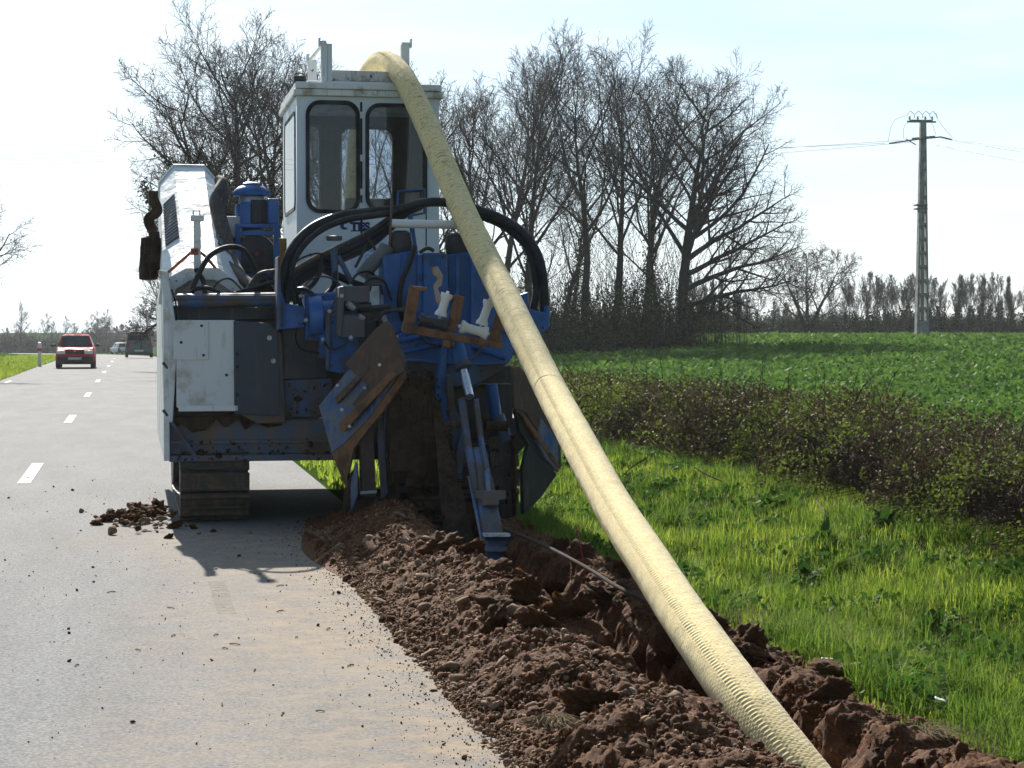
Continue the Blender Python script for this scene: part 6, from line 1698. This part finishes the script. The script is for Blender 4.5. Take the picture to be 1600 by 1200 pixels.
def car(name, loc, rz, paint_, label, Lc=3.6, W=1.56, Hc=1.39, belt=0.88, ws=(0.95, 1.50), rear=(0.22, 0.55), taper=0.17, roof_mat=None, group=None, plate_txt=None, wheel_r=0.275, bumper=None):
    """x across, +y is the front; built round its own centre line"""
    t = empty(name, loc, rz, label, 'car', group)
    y0, y1 = -Lc / 2, Lc / 2; hw = W / 2
    sec = [(y0, .86, .34, belt * .80), (y0 + .08, .95, .24, belt * .97), (y0 + .5, 1, .20, belt), (0, 1, .19, belt), (y1 - ws[0] - .1, 1, .19, belt), (y1 - .55, .985, .20, belt * .95), (y1 - .12, .95, .25, belt * .88), (y1, .88, .33, belt * .70)]
    mb = MB(); rings = []
    for (y, w, zl, zh) in sec:
        x = hw * w; m = zl + (zh - zl) * 0.55
        rings.append([(-x * .9, y, zl), (-x, y, zl + .10), (-x * 1.0, y, m), (-x * .97, y, zh - .06), (-x * .90, y, zh), (x * .90, y, zh), (x * .97, y, zh - .06), (x, y, m), (x, y, zl + .10), (x * .9, y, zl)])
    k = 10
    mb.add([p for rg in rings for p in rg], [(i * k + j, i * k + (j + 1) % k, (i + 1) * k + (j + 1) % k, (i + 1) * k + j) for i in range(len(sec) - 1) for j in range(k)] + [tuple(range(k)), tuple((len(sec) - 1) * k + j for j in range(k))])
    mb.build('body', paint_, t, smooth_=True)
    # cabin: pillars and roof as one shell
    xb, xt = hw * 0.90, hw * 0.90 - taper
    yb = (y0 + rear[0], y1 - ws[0]); yt = (y0 + rear[1], y1 - ws[1]); zr = Hc
    B = [(-xb, yb[0], belt - .01), (xb, yb[0], belt - .01), (xb, yb[1], belt - .01), (-xb, yb[1], belt - .01)]
    Tt = [(-xt, yt[0], zr - .06), (xt, yt[0], zr - .06), (xt, yt[1], zr - .06), (-xt, yt[1], zr - .06)]
    MB().add(B + Tt, [(0, 1, 5, 4), (1, 2, 6, 5), (2, 3, 7, 6), (3, 0, 4, 7)]).build('cabin', paint_, t)
    rm = MB(); rr_ = [(-xt, yt[0], zr - .06), (xt, yt[0], zr - .06), (xt, yt[1], zr - .06), (-xt, yt[1], zr - .06)]
    cr_ = [(-xt * .8, yt[0] + .15, zr), (xt * .8, yt[0] + .15, zr), (xt * .8, yt[1] - .15, zr), (-xt * .8, yt[1] - .15, zr)]
    rm.add(rr_ + cr_, [(0, 1, 5, 4), (1, 2, 6, 5), (2, 3, 7, 6), (3, 0, 4, 7), (4, 5, 6, 7)]).build('roof', roof_mat or paint_, t, bevel=0.04)
    def pane(nm, i, j, s0=0.08, s1=0.92, t0=0.10, t1=0.93):
        b0, b1, t0_, t1_ = (Vector(B[i]), Vector(B[j]), Vector(Tt[i]), Vector(Tt[j]))
        def q(s, h): return b0.lerp(b1, s).lerp(t0_.lerp(t1_, s), h)
        n_ = (q(.9, .1) - q(.1, .1)).cross(q(.1, .9) - q(.1, .1)).normalized(); c_ = q(.5, .5)
        if n_.dot(c_ - Vector((0, 0, belt))) < 0: n_ = -n_
        P = [q(s0, t0), q(s1, t0), q(s1 - .02, t1), q(s0 + .02, t1)]
        MB().prism([p + n_ * 0.004 for p in P], n_ * 0.008).build(nm, M_carglass, t)
    pane('rear_window', 0, 1); pane('windscreen', 2, 3, 0.05, 0.95, 0.06, 0.95)
    pane('side_window', 1, 2, .08, .50); pane('side_window', 1, 2, .54, .92); pane('side_window', 3, 0, .08, .46); pane('side_window', 3, 0, .50, .92)
    for sx in (-1, 1):
        for yy in (y0 + .62, y1 - .68):
            wl2 = empty('wheel'); wl2.parent = t; wl2.location = (sx * (hw - .09), yy, wheel_r)
            MB().lathe([(.17, -.08), (wheel_r - .02, -.085), (wheel_r, -.06), (wheel_r, .06), (wheel_r - .02, .085), (.17, .08)], (0, 0, 0), 20, (1, 0, 0)).build('tyre', P_tyre, wl2, smooth_=True)
            MB().lathe([(.03, -.07), (.17, -.075), (.17, .075), (.03, .07)], (0, 0, 0), 16, (1, 0, 0)).build('rim', P_rim, wl2)
        MB().box((sx * (hw + .10) - .09, y1 - ws[0] - .22, belt + .0), (sx * (hw + .10) + .09, y1 - ws[0] - .12, belt + .11)).build('mirror', P_trim, t, bevel=0.03)
        MB().box((sx * hw * .70 - .17, y1 - .09, belt * .66), (sx * hw * .70 + .17, y1 + .012, belt * .66 + .15)).build('headlight', P_lens, t, bevel=0.02)
        MB().box((sx * hw * .80 - .10, y0 - .012, belt * .62), (sx * hw * .80 + .10, y0 + .09, belt * .62 + .26)).build('tail_light', P_tail, t, bevel=0.02)
    bp = bumper or P_trim
    MB().box((-hw * .93, y1 - .12, .26), (hw * .93, y1 + .07, .49)).build('front_bumper', bp, t, bevel=0.04)
    MB().box((-hw * .93, y0 - .07, .28), (hw * .93, y0 + .12, .50)).build('rear_bumper', bp, t, bevel=0.04)
    MB().box((-hw * .46, y1 - .04, belt * .68), (hw * .46, y1 + .006, belt * .68 + .10)).build('grille', P_trim, t, bevel=0.01)
    for yy, s in ((y1 + .072, 1), (y0 - .08, -1)):
        MB().box((-.26, yy, .36), (.26, yy + .008, .46)).build('number_plate', P_cplate, t, bevel=0.004)
    for sx in (-.3, .22):
        MB().tube([(sx, y1 - ws[0] + .02, belt + .03), (sx + .35, y1 - ws[0] - .07, belt + .09)], .010, 6).build('wiper', P_trim, t)
    MB().box((-hw * .9, y0 + .15, .17), (hw * .9, y1 - .2, .30)).build('underbody', P_trim, t)
    MB().box((-.5, -.25, .5), (.5, .0, 1.12)).build('seats', P_trim, t, bevel=0.05)
    return t
c_red = carpaint('red_car_paint', (0.48, 0.016, 0.022)); c_green = carpaint('grey_green_car_paint', (0.12, 0.15, 0.14)); c_white = carpaint('white_car_paint', (0.62, 0.64, 0.68)); c_pale = carpaint('pale_red_roof', (0.50, 0.30, 0.26))
d = 78.5; x = (115 - 800) / FPX * d
rc = car('hatchback_car', (x - 0.30, d + 1.8, 0.004), R(180) + A, c_red, 'small red hatchback with black bumper coming towards the viewer on the left lane')
# windscreen sticker and lozenge emblem on the bonnet edge
MB().prism([(0, 1.806, .66), (.035, 1.806, .71), (0, 1.806, .76), (-.035, 1.806, .71)], (0, .006, 0)).build('emblem', P_lens, rc)
ant = MB().tube([(-.42, -.55, 1.37), (-.43, -.60, 1.50)], .012, 6).build('aerial', P_trim, rc)
d = 114.5; x = (216 - 800) / FPX * d
car('family_car', (x - 0.32, d + 1.9, gnd(x, d) + 0.05), A, c_green, 'dark grey green car driving away on the right lane', Lc=3.9, W=1.62, Hc=1.60, belt=0.95, ws=(0.9, 1.6), rear=(0.06, 0.36), taper=0.16, bumper=c_green)
d = 205; u_, v_ = to_local((187 - 800) / FPX * d, d)
car('distant_car', ((187 - 800) / FPX * d, d, -0.0092 * min(210, max(0, v_ - 92)) + 0.035), A + R(12), c_white, 'pale car in the distance where the road bends left', Lc=4.0, W=1.25, Hc=1.25, belt=0.75)

# ------------------------------------------------------------------ small things by the trench
P_cond = paint('grey_conduit', (0.045, 0.042, 0.040), 0.9, (0.07, 0.045, 0.03), 0.45, 6, spec=0.08)
pts = [at(788, 826, 13.3), at(850, 852, 12.0), at(915, 886, 10.9), at(965, 917, 10.1), at(1012, 940, 9.6), at(1040, 962, 9.3)]
tag(MB().tube(catmull(pts, 6), 0.011, 10).build('conduit', P_cond, smooth_=True), 'thin grey conduit lying along the far lip of the trench', 'conduit')
P_twine = paint('red_twine', (0.30, 0.03, 0.04), 0.8, (0.20, 0.08, 0.07), 0.6, 20)
tag(MB().tube(catmull([at(914, 905, 11.0), at(912, 885, 11.0), at(908, 858, 11.0), at(905, 845, 11.0), at(900, 822, 11.05)], 5), 0.004, 6).build('twine', P_twine), 'thin red stem standing up from the soil between conduit and grass', 'stem')
M_rag = paint('white_plastic_scrap', (0.72, 0.73, 0.72), 0.35, (0.45, 0.42, 0.38), 0.62, 14)
def scrap(px, py, z, s, seed, label):
    Rq = np.random.default_rng(seed); d_ = (CAM_H - z) * FPX / (py - 518); x_ = (px - 800) / FPX * d_
    gx = np.linspace(-1, 1, 9); X, Y_ = np.meshgrid(gx, gx); Z_ = 0.35 * fbm(X + seed, Y_, 1.2, 3, seed) + 0.1
    V_ = np.stack([X * s * (1 + .3 * vnoise(X * 2 + seed, Y_ * 2)), Y_ * s * 0.7, Z_ * s], -1).reshape(-1, 3); i = np.arange(81).reshape(9, 9)
    o = fast_mesh('plastic_scrap', V_, np.stack([i[:-1, :-1], i[:-1, 1:], i[1:, 1:], i[1:, :-1]], -1).reshape(-1, 4), M_rag, smooth_=True)
    sd_ = o.modifiers.new('thick', 'SOLIDIFY'); sd_.thickness = 0.002
    o.location = (x_, d_, z); o.rotation_euler = (Rq.normal() * .2, Rq.normal() * .2, Rq.uniform(0, 6)); tag(o, label, 'scrap', 'white plastic scraps')
scrap(729, 1094, 0.02, 0.030, 3, 'white plastic scrap lying among the stones at the road edge')
scrap(1298, 1033, 0.05, 0.035, 4, 'white plastic scrap in the grass between the pipe and the dark dock clump')
scrap(1472, 1095, 0.10, 0.02, 5, 'smallest white scrap in the grass below the dock clump')
# dry grass tuft torn out on the bank, cut hay on the grass edge
M_dry = leafmat('dry_grass', [(0.10, 0.075, 0.045), (0.20, 0.155, 0.09), (0.32, 0.26, 0.17)], 0.25, 0.7, 6)
def dry_tuft(px, py, z, s, n_, label, flat=0.5):
    Rq = np.random.default_rng(int(px)); d_ = (CAM_H - z) * FPX / (py - 518); x_ = (px - 800) / FPX * d_
    tb = Tubes()
    for k in range(n_):
        a = Rq.uniform(0, 6.28); ln_ = s * Rq.uniform(.5, 1.2); c_ = Rq.normal(size=2) * s * .25; h_ = ln_ * Rq.uniform(0.1, 1 - flat)
        tb.add(np.array([[c_[0], c_[1], 0], [c_[0] + math.cos(a) * ln_ * .5, c_[1] + math.sin(a) * ln_ * .5, h_], [c_[0] + math.cos(a) * ln_, c_[1] + math.sin(a) * ln_, h_ * .6]]), [.0016, .0013, .0007], 3)
    o = tb.build('grass_tuft', M_dry); o.location = (x_, d_, z); tag(o, label, 'grass tuft', 'torn out grass tufts')
dry_tuft(860, 1138, 0.13, 0.085, 260, 'dry torn out grass tuft lying on the stony bank')
dry_tuft(1440, 1150, 0.06, 0.14, 240, 'flattened pale grass tuft at the right end of the soil bank', 0.75)
# dead bramble shoots lying out of the hedge
for i, (a, m, b, lb) in enumerate((((972, 745, 19.6), (990, 728, 19.5), (1012, 715, 19.5), 'pale dead stick leaning out of the grass right of the pipe'),
                               ((1275, 783, 14.6), (1288, 800, 14.3), (1294, 815, 14.2), 'pale dead stick at the foot of the hedge above the dock plants'),
                               ((1085, 730, 18.2), (1105, 742, 18.0), (1128, 752, 17.9), 'pale dead stick low in the hedge front'),
                               ((1380, 1090, 8.0), (1400, 1100, 7.9), (1440, 1112, 7.8), 'thin curved bramble stem lying in the grass beside the soil bank'),
                               ((1545, 1165, 7.2), (1580, 1180, 7.1), (1620, 1196, 7.0), 'straight dead stem in the grass at the lower right corner'),
                               ((1470, 1080, 8.3), (1490, 1100, 8.1), (1510, 1108, 8.0), 'short dark stem lying in the grass below the dock clump'))):
    tag(MB().tube(catmull([at(*a), at(*m), at(*b)], 5), 0.006, 6).build('dead_stick', M_cane), lb, 'stick', 'dead sticks along the verge')
# straw litter on the road
for k in range(26):
    v = -8.6 + 5.5 * rnd.random(); u = 0.8 - 1.5 * rnd.random(); x, y = to_world(u, v); a = A + rnd.gauss(R(80), 0.5); ln_ = rnd.uniform(0.010, 0.035)
    o = MB().tube([(-ln_, 0, 0.004), (0, 0.003, 0.007), (ln_, 0, 0.003)], 0.0028, 5).build('straw', M_dry); o.location = (x, y, 0.004); o.rotation_euler = (0, 0, a)
    tag(o, 'short piece of straw lying on the muddy asphalt', 'straw', 'straw pieces on the road')

# ------------------------------------------------------------------ the soft air of a bright spring day
hm = bpy.data.materials.new('thin_haze'); hm.use_nodes = True
hn, hl = hm.node_tree.nodes, hm.node_tree.links
hn.remove(hn['Principled BSDF'])
pv = hn.new('ShaderNodeVolumePrincipled'); pv.inputs['Color'].default_value = (0.86, 0.92, 0.97, 1); pv.inputs['Density'].default_value = 0.0002; pv.inputs['Anisotropy'].default_value = 0.35
hl.new(pv.outputs['Volume'], hn['Material Output'].inputs['Volume'])
hz = MB().box((-260, -12, -4.5), (330, 470, 24)).build('haze', hm); tag(hz, 'thin bright haze lying over the fields', 'haze', kind='stuff')
